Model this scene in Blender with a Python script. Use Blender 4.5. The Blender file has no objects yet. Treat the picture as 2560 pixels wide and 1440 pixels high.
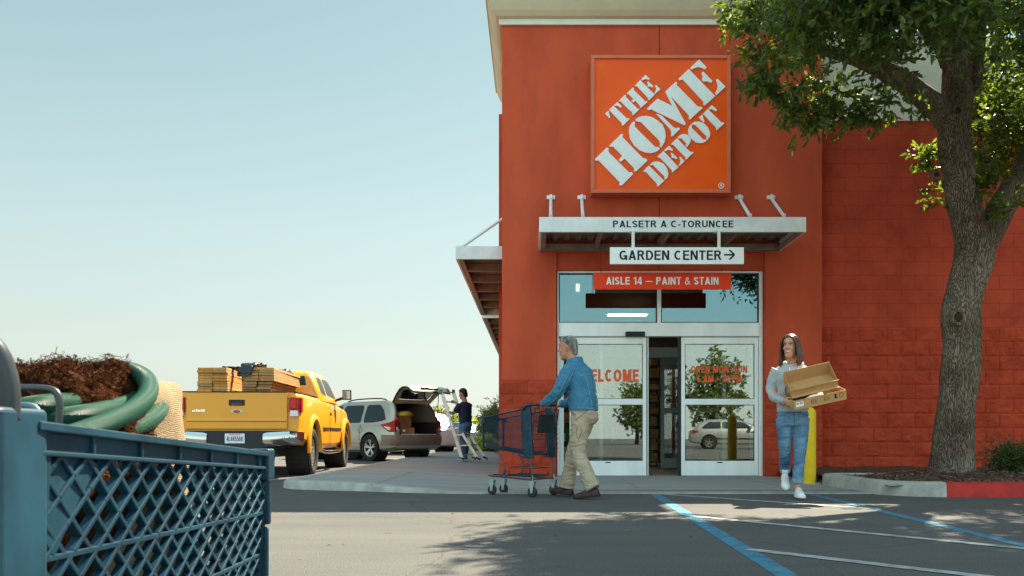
import bpy, bmesh, math, random
from mathutils import Vector, Matrix, noise
V=Vector; PI=math.pi; R=math.radians
rnd=random.Random(7)
C=bpy.context.scene.collection
sc=bpy.context.scene
# ---------- camera, sky, sun, exposure ----------
F=2160.0; CX=1335.0; CY=1087.0; CH=0.70
cam=bpy.data.objects.new('camera',bpy.data.cameras.new('camera')); C.objects.link(cam)
cam.location=(0,0,CH); cam.rotation_euler=(R(90),0,0)
cd=cam.data; cd.sensor_width=36; cd.lens=F/2560*36
cd.shift_x=-(CX-1280)/2560; cd.shift_y=(CY-720)/2560
cd.clip_start=.05; cd.clip_end=3000
cd.dof.use_dof=True; cd.dof.focus_distance=7.0; cd.dof.aperture_fstop=14
sc.camera=cam
SUN=V((.48,.78,1)).normalized()
w=bpy.data.worlds.new('World'); sc.world=w; w.use_nodes=True
nt=w.node_tree; nt.nodes.clear()
def N(nt,t,**k):
    n=nt.nodes.new(t)
    for a,b in k.items(): setattr(n,a,b)
    return n
sky=N(nt,'ShaderNodeTexSky',sky_type='NISHITA',sun_disc=False)
sky.sun_elevation=math.asin(SUN.z); sky.sun_rotation=math.atan2(SUN.x,SUN.y)
sky.air_density=1.25; sky.dust_density=1.6; sky.ozone_density=.8; sky.altitude=0
bg=N(nt,'ShaderNodeBackground'); out=N(nt,'ShaderNodeOutputWorld')
hs=N(nt,'ShaderNodeMix',data_type='RGBA',blend_type='MULTIPLY'); hs.inputs[0].default_value=1
sa=N(nt,'ShaderNodeHueSaturation'); sa.inputs['Saturation'].default_value=.42; nt.links.new(sky.outputs[0],sa.inputs['Color'])
nt.links.new(sa.outputs[0],hs.inputs[6]); hs.inputs[7].default_value=(.92,1.05,1.0,1)
# thin bright haze over the blue: a pale band by elevation laid over the sky texture
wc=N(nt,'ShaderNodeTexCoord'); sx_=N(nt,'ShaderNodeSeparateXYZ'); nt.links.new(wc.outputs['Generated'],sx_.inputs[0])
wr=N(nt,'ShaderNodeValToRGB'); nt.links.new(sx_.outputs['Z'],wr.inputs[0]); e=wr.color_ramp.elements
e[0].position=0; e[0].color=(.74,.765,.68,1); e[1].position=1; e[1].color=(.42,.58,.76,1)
for p_,c_ in((.10,(.65,.73,.66,1)),(.22,(.50,.66,.66,1)),(.36,(.345,.535,.565,1)),(.48,(.255,.445,.49,1)),(.60,(.36,.54,.66,1))): q_=e.new(p_); q_.color=c_  # overhead stops, out of view, raised as added fill
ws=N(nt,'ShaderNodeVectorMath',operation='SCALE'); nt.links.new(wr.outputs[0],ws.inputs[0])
mr=N(nt,'ShaderNodeMapRange'); mr.inputs['From Min'].default_value=.10; mr.inputs['From Max'].default_value=-.55; mr.inputs['To Min'].default_value=.90/(4.75*.062); mr.inputs['To Max'].default_value=2.9*.90/(4.75*.062)  # unseen sky behind the camera brightened, added fill light for the facade
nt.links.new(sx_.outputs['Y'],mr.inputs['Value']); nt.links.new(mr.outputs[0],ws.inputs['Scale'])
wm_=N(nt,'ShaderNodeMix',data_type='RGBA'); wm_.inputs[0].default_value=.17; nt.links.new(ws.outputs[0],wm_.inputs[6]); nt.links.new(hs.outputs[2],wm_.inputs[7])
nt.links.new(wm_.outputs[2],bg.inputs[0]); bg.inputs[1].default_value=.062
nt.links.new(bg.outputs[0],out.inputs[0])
sl=bpy.data.lights.new('sun','SUN'); sl.energy=3.7; sl.angle=R(.53); sl.color=(1,.89,.70)
so=bpy.data.objects.new('sun',sl); C.objects.link(so)
so.rotation_euler=(-SUN).to_track_quat('-Z','Y').to_euler()
sc.view_settings.view_transform='Standard'; sc.view_settings.look='None'; sc.view_settings.gamma=1
sc.view_settings.exposure=2.25
sc.cycles.max_bounces=6; sc.cycles.transparent_max_bounces=12

# ---------- helpers ----------
def PX(px,Y): return (px-CX)*Y/F
def PZ(py,Y): return CH-(py-CY)*Y/F
def P(px,py,Y): return V((PX(px,Y),Y,PZ(py,Y)))
def wm(o): return (wm(o.parent) if o.parent else Matrix())@o.matrix_basis
def tag(o,label=None,cat=None,group=None,kind=None):
    if label:o['label']=label
    if cat:o['category']=cat
    if group:o['group']=group
    if kind:o['kind']=kind
    return o
def thing(name,label,cat,loc=(0,0,0),rz=0,group=None):
    o=bpy.data.objects.new(name,None); C.objects.link(o); o.location=loc; o.rotation_euler=(0,0,rz)
    o.empty_display_size=.2
    return tag(o,label,cat,group)
def ink(name,me,mat,parent=None,local=False):
    if isinstance(mat,(list,tuple)):
        for m in mat: me.materials.append(m)
    elif mat: me.materials.append(mat)
    o=bpy.data.objects.new(name,me); C.objects.link(o)
    if parent:
        o.parent=parent
        if not local: me.transform(wm(parent).inverted())
    return o
def bake(o):
    dg=bpy.context.evaluated_depsgraph_get(); dg.update()
    me=bpy.data.meshes.new_from_object(o.evaluated_get(dg)); old=o.data
    o.modifiers.clear(); o.data=me; return o
class MB:
    def __init__(s): s.v=[];s.f=[];s.m=[];s.mi=0
    def add(s,vs,fs):
        b=len(s.v); s.v+=[tuple(v) for v in vs]; s.f+=[tuple(i+b for i in f) for f in fs]; s.m+=[s.mi]*len(fs); return s
    def box(s,x0,x1,y0,y1,z0,z1,M=None):
        vs=[V((x,y,z)) for x in(x0,x1) for y in(y0,y1) for z in(z0,z1)]
        if M: vs=[M@v for v in vs]
        return s.add(vs,[(0,1,3,2),(4,6,7,5),(0,4,5,1),(2,3,7,6),(0,2,6,4),(1,5,7,3)])
    def bar(s,a,b,w,h,up=(0,0,1)):
        a=V(a);b=V(b);t=(b-a).normalized();up=V(up)
        if abs(t.dot(up))>.98: up=V((0,1,0))
        x=t.cross(up).normalized()*w/2; y=x.cross(t).normalized()*h/2
        vs=[p+i*x+j*y for p in(a,b) for i,j in((-1,-1),(1,-1),(1,1),(-1,1))]
        return s.add(vs,[(3,2,1,0),(4,5,6,7),(0,1,5,4),(1,2,6,5),(2,3,7,6),(3,0,4,7)])
    def loft(s,rings,cap=True,closed=False):
        n=len(rings[0]);vs=[p for r in rings for p in r];fs=[];L=len(rings)
        for i in range(L if closed else L-1):
            j=(i+1)%L
            for k in range(n): fs.append((i*n+k,i*n+(k+1)%n,j*n+(k+1)%n,j*n+k))
        if cap and not closed: fs.append(tuple(range(n))[::-1]); fs.append(tuple(range((L-1)*n,L*n)))
        return s.add(vs,fs)
    def tube(s,path,r,n=10,smooth=0,cap=True,closed=False,flat=1.0,up=None):
        path=[V(p) for p in path]
        rs=list(r) if isinstance(r,(list,tuple)) else [r]*len(path)
        for _ in range(smooth):
            q=[];qr=[];L=len(path)
            if not closed: q.append(path[0]);qr.append(rs[0])
            for i in range(L if closed else L-1):
                j=(i+1)%L;a,b=path[i],path[j]
                q+=[a.lerp(b,.25),a.lerp(b,.75)];qr+=[rs[i]*.75+rs[j]*.25,rs[i]*.25+rs[j]*.75]
            if not closed: q.append(path[-1]);qr.append(rs[-1])
            path,rs=q,qr
        L=len(path);rings=[];u=None
        for i,p in enumerate(path):
            a=path[(i-1)%L] if(closed or i>0) else p; b=path[(i+1)%L] if(closed or i<L-1) else p
            t=(b-a).normalized()
            if u is None:
                u=V(up) if up else (V((0,0,1)) if abs(t.z)<.9 else V((1,0,0)))
            u=(u-t*u.dot(t)).normalized(); x=t.cross(u)
            rings.append([p+(x*math.cos(k*2*PI/n)+u*flat*math.sin(k*2*PI/n))*rs[i] for k in range(n)])
        return s.loft(rings,cap,closed)
    def prism(s,poly,d,o=V((0,0,0)),ux=V((1,0,0)),uy=V((0,0,1)),back=True):
        # polygon in plane (ux,uy) extruded by vector d ; robust tessellation
        from mathutils.geometry import tessellate_polygon
        pts=[o+ux*p[0]+uy*p[1] for p in poly]; n=len(pts); d=V(d)
        tr=tessellate_polygon([pts])
        fs=[tuple(t) for t in tr]+[tuple(i+n for i in t) for t in tr]+[(i,(i+1)%n,(i+1)%n+n,i+n) for i in range(n)]
        return s.add(pts+[p+d for p in pts],fs)
    def lathe(s,prof,o=(0,0,0),n=24,M=None,ax='z',seg=1.0,cap=False):
        o=V(o);rings=[]
        for r,z in prof:
            ring=[]
            for k in range(n):
                a=2*PI*k/n
                if ax=='z': p=V((r*math.cos(a),r*math.sin(a),z))
                elif ax=='x': p=V((z,r*math.cos(a),r*math.sin(a)))
                else: p=V((r*math.cos(a),z,r*math.sin(a)))
                ring.append((M@p if M else p)+o)
            rings.append(ring)
        return s.loft(rings,cap)
    def build(s,name,mat,parent=None,smooth=False,local=False,bev=0,bseg=2,fix=True,ang=40,mods=None):
        me=bpy.data.meshes.new(name); me.from_pydata(s.v,[],s.f)
        if any(s.m): me.polygons.foreach_set('material_index',s.m)
        if fix:
            bm=bmesh.new(); bm.from_mesh(me); bmesh.ops.recalc_face_normals(bm,faces=bm.faces); bm.to_mesh(me); bm.free()
        o=ink(name,me,mat,parent,local)
        if bev:
            m=o.modifiers.new('b','BEVEL'); m.width=bev; m.segments=bseg; m.limit_method='ANGLE'; m.angle_limit=R(35); m.harden_normals=False
        if smooth:
            me.polygons.foreach_set('use_smooth',[True]*len(me.polygons))
            if smooth!='all': me.set_sharp_from_angle(angle=R(ang))
        return o
def textmesh(name,txt,size,mat,parent,M,ext=.004,bold=0.0,sx=1.0,align='CENTER',sp=1.0,shear=0):
    cu=bpy.data.curves.new(name,'FONT'); cu.body=txt; cu.size=size; cu.extrude=ext; cu.offset=bold*size
    cu.align_x=align; cu.align_y='CENTER'; cu.space_character=sp; cu.resolution_u=3; cu.shear=shear
    o=bpy.data.objects.new('t',cu); C.objects.link(o)
    dg=bpy.context.evaluated_depsgraph_get(); dg.update()
    me=bpy.data.meshes.new_from_object(o.evaluated_get(dg))
    bpy.data.objects.remove(o); bpy.data.curves.remove(cu)
    me.materials.clear()
    me.transform(Matrix.Diagonal((sx,1,1,1))); me.transform(M)
    me.name=name
    return ink(name,me,mat,parent)
def face_cam(x,y,z): # text plane facing -Y
    return Matrix.Translation((x,y,z))@Matrix.Rotation(R(90),4,'X')
# ---------- materials ----------
MT={}
def mat(name,col,rough=.6,metal=0,var=0,vs=6,bump=0,bs=60,coat=0,spec=.22,col2=None,det=4,st=None,dist=.01,tl=0,sheen=0,stretch=None):
    if name in MT: return MT[name]
    m=bpy.data.materials.new(name); m.use_nodes=True; t=m.node_tree; b=t.nodes['Principled BSDF']
    b.inputs['Base Color'].default_value=(*col,1); b.inputs['Roughness'].default_value=rough; b.inputs['Metallic'].default_value=metal
    b.inputs['Coat Weight'].default_value=coat; b.inputs['Coat Roughness'].default_value=.05; b.inputs['Specular IOR Level'].default_value=spec
    if sheen: b.inputs['Sheen Weight'].default_value=sheen
    tc=N(t,'ShaderNodeTexCoord'); src=tc.outputs['Object']
    if stretch:
        mp=N(t,'ShaderNodeMapping'); mp.inputs['Scale'].default_value=stretch; t.links.new(src,mp.inputs[0]); src=mp.outputs[0]
    if var or col2:
        n=N(t,'ShaderNodeTexNoise'); n.inputs['Scale'].default_value=vs; n.inputs['Detail'].default_value=det; n.inputs['Roughness'].default_value=.6
        t.links.new(src,n.inputs['Vector'])
        r=N(t,'ShaderNodeValToRGB'); e=r.color_ramp.elements; e[0].position=.35; e[1].position=.65
        e[0].color=(*[max(0,c*(1-var)) for c in col],1); e[1].color=(*(col2 if col2 else [min(1,c*(1+var)) for c in col]),1)
        t.links.new(n.outputs['Fac'],r.inputs[0]); t.links.new(r.outputs[0],b.inputs['Base Color'])
    if bump:
        n2=N(t,'ShaderNodeTexNoise'); n2.inputs['Scale'].default_value=bs; n2.inputs['Detail'].default_value=5
        t.links.new(src,n2.inputs['Vector'])
        bp=N(t,'ShaderNodeBump'); bp.inputs['Strength'].default_value=bump; bp.inputs['Distance'].default_value=dist
        t.links.new(n2.outputs['Fac'],bp.inputs['Height']); t.links.new(bp.outputs[0],b.inputs['Normal'])
    if tl:
        tr=N(t,'ShaderNodeBsdfTranslucent'); tr.inputs[0].default_value=(*[min(1,c*2.2) for c in col],1)
        mx=N(t,'ShaderNodeMixShader'); mx.inputs[0].default_value=tl; o=t.nodes['Material Output']
        t.links.new(b.outputs[0],mx.inputs[1]); t.links.new(tr.outputs[0],mx.inputs[2]); t.links.new(mx.outputs[0],o.inputs[0])
    MT[name]=m; return m
def glass(name,tint=(.8,.9,.9),refl=.35,rough=.0,gc=(.93,.97,1)):
    m=bpy.data.materials.new(name); m.use_nodes=True; t=m.node_tree; t.nodes.clear()
    tr=N(t,'ShaderNodeBsdfTransparent'); tr.inputs[0].default_value=(*tint,1)
    gl=N(t,'ShaderNodeBsdfGlossy'); gl.inputs['Roughness'].default_value=rough; gl.inputs[0].default_value=(*gc,1)
    fr=N(t,'ShaderNodeFresnel'); fr.inputs[0].default_value=1.5
    ad=N(t,'ShaderNodeMath',operation='ADD'); ad.use_clamp=True; ad.inputs[1].default_value=refl
    mx=N(t,'ShaderNodeMixShader'); o=N(t,'ShaderNodeOutputMaterial')
    t.links.new(fr.outputs[0],ad.inputs[0]); t.links.new(ad.outputs[0],mx.inputs[0]); t.links.new(tr.outputs[0],mx.inputs[1]); t.links.new(gl.outputs[0],mx.inputs[2]); t.links.new(mx.outputs[0],o.inputs[0])
    MT[name]=m; return m
def emit(name,col,s):
    m=bpy.data.materials.new(name); m.use_nodes=True; b=m.node_tree.nodes['Principled BSDF']
    b.inputs['Base Color'].default_value=(*col,1); b.inputs['Emission Color'].default_value=(*col,1); b.inputs['Emission Strength'].default_value=s
    MT[name]=m; return m
RED=mat('red_stucco',(.55,.092,.043),.9,var=.12,vs=1.3,bump=.5,bs=70,dist=.006,spec=.06,stretch=(1.3,1.3,.45))
REDB=mat('red_block',(.44,.060,.028),.85,var=.16,vs=2.4,bump=.9,bs=38,dist=.014,spec=.06)
BEIGE=mat('beige_stucco',(.62,.53,.37),.85,var=.07,vs=1.5,bump=.4,bs=80,dist=.005,spec=.2)
CREAM=mat('cream_band',(.72,.71,.60),.8,var=.05,vs=3,bump=.3,bs=80,dist=.004,spec=.2)
ALU=mat('pale_aluminium',(.80,.84,.82),.42,.15,var=.07,vs=2.5,bump=.12,bs=9,stretch=(1,1,.2))
GREYM=mat('painted_grey_metal',(.74,.79,.76),.5,.05,var=.08,vs=4)
DECK=mat('bronze_deck',(.26,.21,.165),.6,.2,var=.2,vs=5)
BLACK=mat('black_plastic',(.02,.02,.022),.45)
ORANGE=mat('sign_orange',(.95,.105,.006),.38,var=.06,vs=1.2)
ORFR=mat('sign_frame_orange',(.66,.17,.085),.5,var=.05,vs=3)
WHITE=mat('white_letter',(.86,.90,.86),.5,var=.04,vs=9)
INKB=mat('black_lettering',(.02,.022,.025),.5)
ORL=mat('orange_vinyl',(.80,.13,.04),.6)
GLASS=glass('door_glass',(.82,.87,.85),.24,gc=(.58,.65,.63))
GLASST=glass('transom_glass',(.55,.66,.68),.36,gc=(.25,.42,.47))
SOLID='structure'
# ---------- plain bold sans lettering built from strokes ----------
def arc(cx,cy,rx,ry,a,b,n=14): return [(cx+rx*math.cos(R(a+(b-a)*i/n)),cy+ry*math.sin(R(a+(b-a)*i/n))) for i in range(n+1)]
def chaik(p,k=2):
    for _ in range(k):
        q=[p[0]]
        for a,b in zip(p,p[1:]): q+=[(a[0]*.75+b[0]*.25,a[1]*.75+b[1]*.25),(a[0]*.25+b[0]*.75,a[1]*.25+b[1]*.75)]
        p=q+[p[-1]]
    return p
def glyph(ch,t):
    h=t/2;u=t*.42;tt=t*1.06;q=[]
    def D(x0,x1,y0=0,y1=1,w_=tt): q.append([(x0,y0),(x0+w_,y0),(x1+w_,y1),(x1,y1)])
    def Vb(x,a=0,b=1): q.append([(x,a),(x+t,a),(x+t,b),(x,b)])
    def H(x0,x1,y): q.append([(x0,y-u),(x1,y-u),(x1,y+u),(x0,y+u)])
    def S(p): q.append(('r',p))
    w=.70
    if ch==' ': w=.26
    elif ch=='A': w=.76; D(0,w/2-tt/2); D(w-tt,w/2-tt/2); H(.17,.59,.28)
    elif ch=='C': w=.74; S(arc(w/2,.5,w/2-h,.5-h,48,312,20))
    elif ch=='D': w=.72; Vb(0); S([(t,1-u),(.32,1-u)]+arc(.32,.5,w-.32-h,.5-u,90,-90)+[(t,u)])
    elif ch=='E': w=.62; Vb(0); H(t,w,1-u); H(t,w-.03,.52); H(t,w,u)
    elif ch=='G': w=.78; S(arc(w/2,.5,w/2-h,.5-h,50,330,20)); Vb(w-t*.95,0,.5); H(w*.52,w-t,.5-u)
    elif ch=='I': w=t; Vb(0)
    elif ch=='L': w=.58; Vb(0); H(t,w,u)
    elif ch=='M': w=.88; Vb(0); Vb(w-t); D(t*.25,w/2-t/2,1,.0,t); D(w-t*1.25,w/2-t/2,1,.0,t)
    elif ch=='N': w=.72; Vb(0); Vb(w-t); D(w-t*1.1,.02,0,1,t*1.1)
    elif ch=='O': w=.80; S(arc(w/2,.5,w/2-h,.5-h,0,360,28))
    elif ch in 'PR':
        w=.68 if ch=='P' else .72; Vb(0); S([(t,1-u),(.38,1-u)]+arc(.38,.72,.66-.38-h,.28-u,90,-90,10)+[(t,.44+u)])
        if ch=='R': D(w-tt,.30,0,.46)
    elif ch=='S': w=.66; S(arc(w/2,.73,w/2-h,.27-h,18,262,14)+arc(w/2,.27,w/2-h,.27-h,82,-162,14))
    elif ch=='T': w=.64; Vb(w/2-h,0,1-2*u); H(0,w,1-u)
    elif ch=='U': w=.72; S([(h,1)]+arc(w/2,.34,w/2-h,.34-h,180,360)+[(w-h,1)])
    elif ch=='W': w=1.0; a=w*.22-tt/2; D(a+.02,0); D(a+.02,w/2-tt/2); D(w-a-tt-.02,w/2-tt/2); D(w-a-tt-.02,w-tt)
    elif ch=='-': w=.34; H(.02,.32,.36)
    elif ch=='–': w=.60; H(.02,.58,.42)
    elif ch=='—': w=1.0; q.append([(.03,.36),(.97,.36),(.97,.46),(.03,.46)])
    elif ch=='0': w=.60; S(arc(w/2,.5,w/2-h,.5-h,0,360,24))
    elif ch=='1': w=.42; Vb(.42-t); q.append([(.0,.72),(.42-t,.80),(.42-t,.97),(.0,.86)])
    elif ch=='4': w=.64; Vb(.38); H(0,.38,.26); H(.38+t,.64,.26); q.append([(.0,.22),(.17,.22),(.44,1),(.30,1)])
    elif ch=='5': w=.62; q.append([(.08,.5),(.08+t,.5),(.08+t,1-2*u),(.08,1-2*u)]); H(.08,w-.04,1-u); S([(.10,.57)]+arc(w/2-.02,.33,w/2-h+.02,.33-h,95,-150,14))
    elif ch=='8': w=.62; S(arc(w/2,.27,w/2-h,.27-h,0,360,18)); S(arc(w/2,.75,w/2-h-.03,.25-h,0,360,18))
    elif ch=='6': w=.62; S(arc(w/2,.32,w/2-h,.32-h,0,360,20)); S(arc(w/2+.02,.52,w/2-h+.02,.48-h,55,178,12))
    elif ch=='&': w=.78; S(chaik([(.76,.02),(.30,.58),(.20,.76),(.34,.94),(.52,.82),(.48,.64),(.14,.42),(.06,.20),(.20,.04),(.46,.08),(.62,.24),(.70,.46)],2))
    return w,q
def sign_text(txt,height,mt,parent,x,y,z,sx=1.0,t=.17,gap=.10,name='lettering',ext=.003,center=True,dirx=V((1,0,0)),nrm=V((0,-1,0)),up=V((0,0,1))):
    m=MB(); cur=0; gs=[]
    for ch in txt: w_,q=glyph(ch,t); gs.append((cur,q)); cur+=w_+gap
    tot=cur-gap; off=-tot/2 if center else 0; k=0
    for c0,q in gs:
        for j,s_ in enumerate(q):
            e=ext+.0006*j
            if s_[0]=='r':
                p=s_[1]; L=[];Rr=[]; n=len(p); cl=abs(p[0][0]-p[-1][0])+abs(p[0][1]-p[-1][1])<1e-6
                for i in range(n):
                    a=p[i-1] if i else (p[-2] if cl else p[0]); b=p[i+1] if i<n-1 else (p[1] if cl else p[-1])
                    dx,dy=b[0]-a[0],b[1]-a[1]; l=math.hypot(dx,dy) or 1; nx,ny=-dy/l,dx/l
                    wd=(min(t,.125) if n>40 else t)/2*math.sqrt(nx*nx+.78*ny*ny)
                    L.append((p[i][0]+nx*wd,p[i][1]+ny*wd)); Rr.append((p[i][0]-nx*wd,p[i][1]-ny*wd))
                def W(pt,d): return V((x,y,z))+dirx*((pt[0]+c0+off)*height*sx)+up*((pt[1]-.5)*height)+nrm*d
                vs=[W(a,d) for a,b in zip(L,Rr) for d in(0,e)]+[W(b,d) for a,b in zip(L,Rr) for d in(0,e)]
                o=2*n; fs=[]
                for i in range(n-1):
                    fs+=[(2*i+1,2*i+3,o+2*i+3,o+2*i+1),(2*i,2*i+1,2*i+3,2*i+2),(o+2*i,o+2*i+1,o+2*i+3,o+2*i+2)]
                if not cl: fs+=[(0,1,o+1,o),(2*n-2,2*n-1,o+2*n-1,o+2*n-2)]
                m.add(vs,fs)
            else:
                pts=[V((x,y,z))+dirx*((a+c0+off)*height*sx)+up*((b-.5)*height) for a,b in s_]
                n=len(pts); m.add(pts+[p+nrm*e for p in pts],[tuple(range(n)),tuple(range(n,2*n))]+[(i,(i+1)%n,(i+1)%n+n,i+n) for i in range(n)])
    return m.build(name,mt,parent)
# ---------- ground ----------
def asphalt():
    m=bpy.data.materials.new('asphalt'); m.use_nodes=True; t=m.node_tree; b=t.nodes['Principled BSDF']; L=t.links.new
    tc=N(t,'ShaderNodeTexCoord'); 
    n=N(t,'ShaderNodeTexNoise'); n.inputs['Scale'].default_value=.45; n.inputs['Detail'].default_value=6; L(tc.outputs['Object'],n.inputs['Vector'])
    mp=N(t,'ShaderNodeMapping'); mp.inputs['Scale'].default_value=(.35,2.2,1); L(tc.outputs['Object'],mp.inputs[0])
    n3=N(t,'ShaderNodeTexNoise'); n3.inputs['Scale'].default_value=1.2; n3.inputs['Detail'].default_value=5; L(mp.outputs[0],n3.inputs['Vector'])
    n2=N(t,'ShaderNodeTexNoise'); n2.inputs['Scale'].default_value=95; n2.inputs['Detail'].default_value=3; L(tc.outputs['Object'],n2.inputs['Vector'])
    vo=N(t,'ShaderNodeTexVoronoi'); vo.inputs['Scale'].default_value=150; L(tc.outputs['Object'],vo.inputs['Vector'])
    r=N(t,'ShaderNodeValToRGB'); e=r.color_ramp.elements; e[0].position=.3; e[1].position=.72; e[0].color=(.080,.079,.075,1); e[1].color=(.122,.118,.107,1)
    a=N(t,'ShaderNodeMath',operation='ADD'); L(n.outputs['Fac'],a.inputs[0]); L(n3.outputs['Fac'],a.inputs[1])
    h=N(t,'ShaderNodeMath',operation='MULTIPLY'); h.inputs[1].default_value=.5; L(a.outputs[0],h.inputs[0]); L(h.outputs[0],r.inputs[0])
    r2=N(t,'ShaderNodeValToRGB'); e=r2.color_ramp.elements; e[0].position=.32; e[1].position=.7; e[0].color=(.62,.62,.62,1); e[1].color=(1.3,1.3,1.28,1); L(n2.outputs['Fac'],r2.inputs[0])
    mx=N(t,'ShaderNodeMix',data_type='RGBA',blend_type='MULTIPLY'); mx.inputs[0].default_value=1; L(r.outputs[0],mx.inputs[6]); L(r2.outputs[0],mx.inputs[7]); L(mx.outputs[2],b.inputs['Base Color'])
    n5=N(t,'ShaderNodeTexNoise'); n5.inputs['Scale'].default_value=1.7; n5.inputs['Detail'].default_value=3; L(tc.outputs['Object'],n5.inputs['Vector'])
    r5=N(t,'ShaderNodeValToRGB'); e=r5.color_ramp.elements; e[0].position=.66; e[1].position=.76; e[0].color=(1,1,1,1); e[1].color=(.72,.72,.73,1); L(n5.outputs['Fac'],r5.inputs[0])
    v5=N(t,'ShaderNodeTexVoronoi',feature='DISTANCE_TO_EDGE'); v5.inputs['Scale'].default_value=.42; nz=N(t,'ShaderNodeVectorMath',operation='MULTIPLY_ADD'); L(n2.outputs['Color'],nz.inputs[0]) if False else L(n.outputs['Color'],nz.inputs[0]); nz.inputs[1].default_value=(.9,.9,0); L(tc.outputs['Object'],nz.inputs[2]); L(nz.outputs[0],v5.inputs['Vector'])
    r6=N(t,'ShaderNodeValToRGB'); e=r6.color_ramp.elements; e[0].position=.0015; e[1].position=.0045; e[0].color=(.74,.74,.74,1); e[1].color=(1,1,1,1); L(v5.outputs['Distance'],r6.inputs[0])
    m5=N(t,'ShaderNodeMix',data_type='RGBA',blend_type='MULTIPLY'); m5.inputs[0].default_value=1; L(mx.outputs[2],m5.inputs[6]); L(r5.outputs[0],m5.inputs[7])
    m6=N(t,'ShaderNodeMix',data_type='RGBA',blend_type='MULTIPLY'); m6.inputs[0].default_value=1; L(m5.outputs[2],m6.inputs[6]); L(r6.outputs[0],m6.inputs[7]); L(m6.outputs[2],b.inputs['Base Color'])
    b.inputs['Roughness'].default_value=.9; b.inputs['Specular IOR Level'].default_value=.25
    bp=N(t,'ShaderNodeBump'); bp.inputs['Strength'].default_value=.7; bp.inputs['Distance'].default_value=.004; L(vo.outputs['Distance'],bp.inputs['Height']); L(bp.outputs[0],b.inputs['Normal'])
    return m
ASPH=asphalt()
CONC=mat('concrete',(.28,.28,.25),.85,var=.10,vs=.9,bump=.5,bs=120,dist=.003,spec=.3,det=8,stretch=(.6,2.4,1))
KERB=mat('kerb_concrete',(.38,.38,.33),.9,var=.22,vs=5,bump=.8,bs=35,dist=.01,det=8,spec=.2)
KRED=mat('red_kerb_paint',(.42,.025,.018),.55,var=.22,vs=5,bump=.5,bs=35,dist=.008,det=8)
mb=MB(); mb.add([(-400,-120,0),(400,-120,0),(400,700,0),(-400,700,0)],[(0,1,2,3)])
tag(mb.build('parking_lot',ASPH),kind=SOLID)
# pavement : raised at the left end, flush by the doors
def ph(x,y):  # pavement height
    t=min(1,max(0,(x+2.6)/2.0)); t=t*t*(3-2*t)
    return .105*(1-t)+.012*t if y<13.5 else (.105*(1-t)+.012*t)
def pedge(x): # front edge y for given x
    t=min(1,max(0,(x+2.9)/2.2)); t=t*t*(3-2*t)
    return 10.95*(1-t)+10.22*t
def pleft(y): return -3.32
mb=MB(); xs=[-3.32+.1*i for i in range(0,100)]; xs=[x for x in xs if x<=4.35]+[4.4]
def cornerY(x): # rounded front-left corner, radius .75
    r=.75; c=-3.32+r
    e=pedge(x)
    if x<c: return e+r-math.sqrt(max(0,r*r-(c-x)**2))
    return e
rows=[]
for x in xs:
    y0=cornerY(x); col=[]
    for k in range(26):
        f=k/25; y=y0+(60-y0)*(f**2.2); col.append(V((x,y,ph(x,y))))
    rows.append(col)
n=26; vs=[p for c in rows for p in c]; fs=[(i*n+k,(i+1)*n+k,(i+1)*n+k+1,i*n+k+1) for i in range(len(rows)-1) for k in range(n-1)]
mb.add(vs,fs)
tag(mb.build('pavement',CONC,smooth='all'),kind=SOLID)
# kerb strip following the edge (real step)
mb=MB(); path=[V((-3.32,60-49*(i/14),0)) for i in range(14)]+[V((x,cornerY(x),0)) for x in [-3.32,-3.31,-3.28,-3.22,-3.14,-3.02,-2.88,-2.7]+[-2.57+.2*i for i in range(0,35)] if x<=4.35]
rings=[]
for i,p in enumerate(path):
    a=path[max(0,i-1)];b=path[min(len(path)-1,i+1)];t=(b-a).normalized();nr=V((-t.y,t.x,0)) # to the right of travel -> outside?
    nr=V((t.y,-t.x,0)); 
    h=ph(p.x,p.y); wob=.006*noise.noise(p*3)
    o=nr*(.0+wob)
    rings.append([p-nr*.0+V((0,0,-.05))+nr*(.045 if h>.05 else .02),p+nr*(.035*min(1,h/.08)+wob)+V((0,0,max(.002,h*.75))),p+nr*.008+V((0,0,h+.004)),p-nr*.16+V((0,0,h+.0045)),p-nr*.16+V((0,0,-.05))])
mb.loft(rings)
tag(mb.build('kerb',KERB,smooth=True),kind=SOLID)
# pavement joints and the ribbed strip by the doors
mb=MB()
for x in (-2.0,.05,1.36,3.3): mb.box(x-.006,x+.006,10.3,14.2,.0135 if x>-.6 else ph(x,11)+.0015,.0155 if x>-.6 else ph(x,11)+.003)
for i in range(96):
    x=.12+i*.042; mb.box(x,x+.018,10.42,10.78,.0128,.0205)
tag(mb.build('ribbed_strip',mat('strip_concrete',(.26,.26,.23),.9,var=.15,vs=4)),kind=SOLID)
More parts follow.
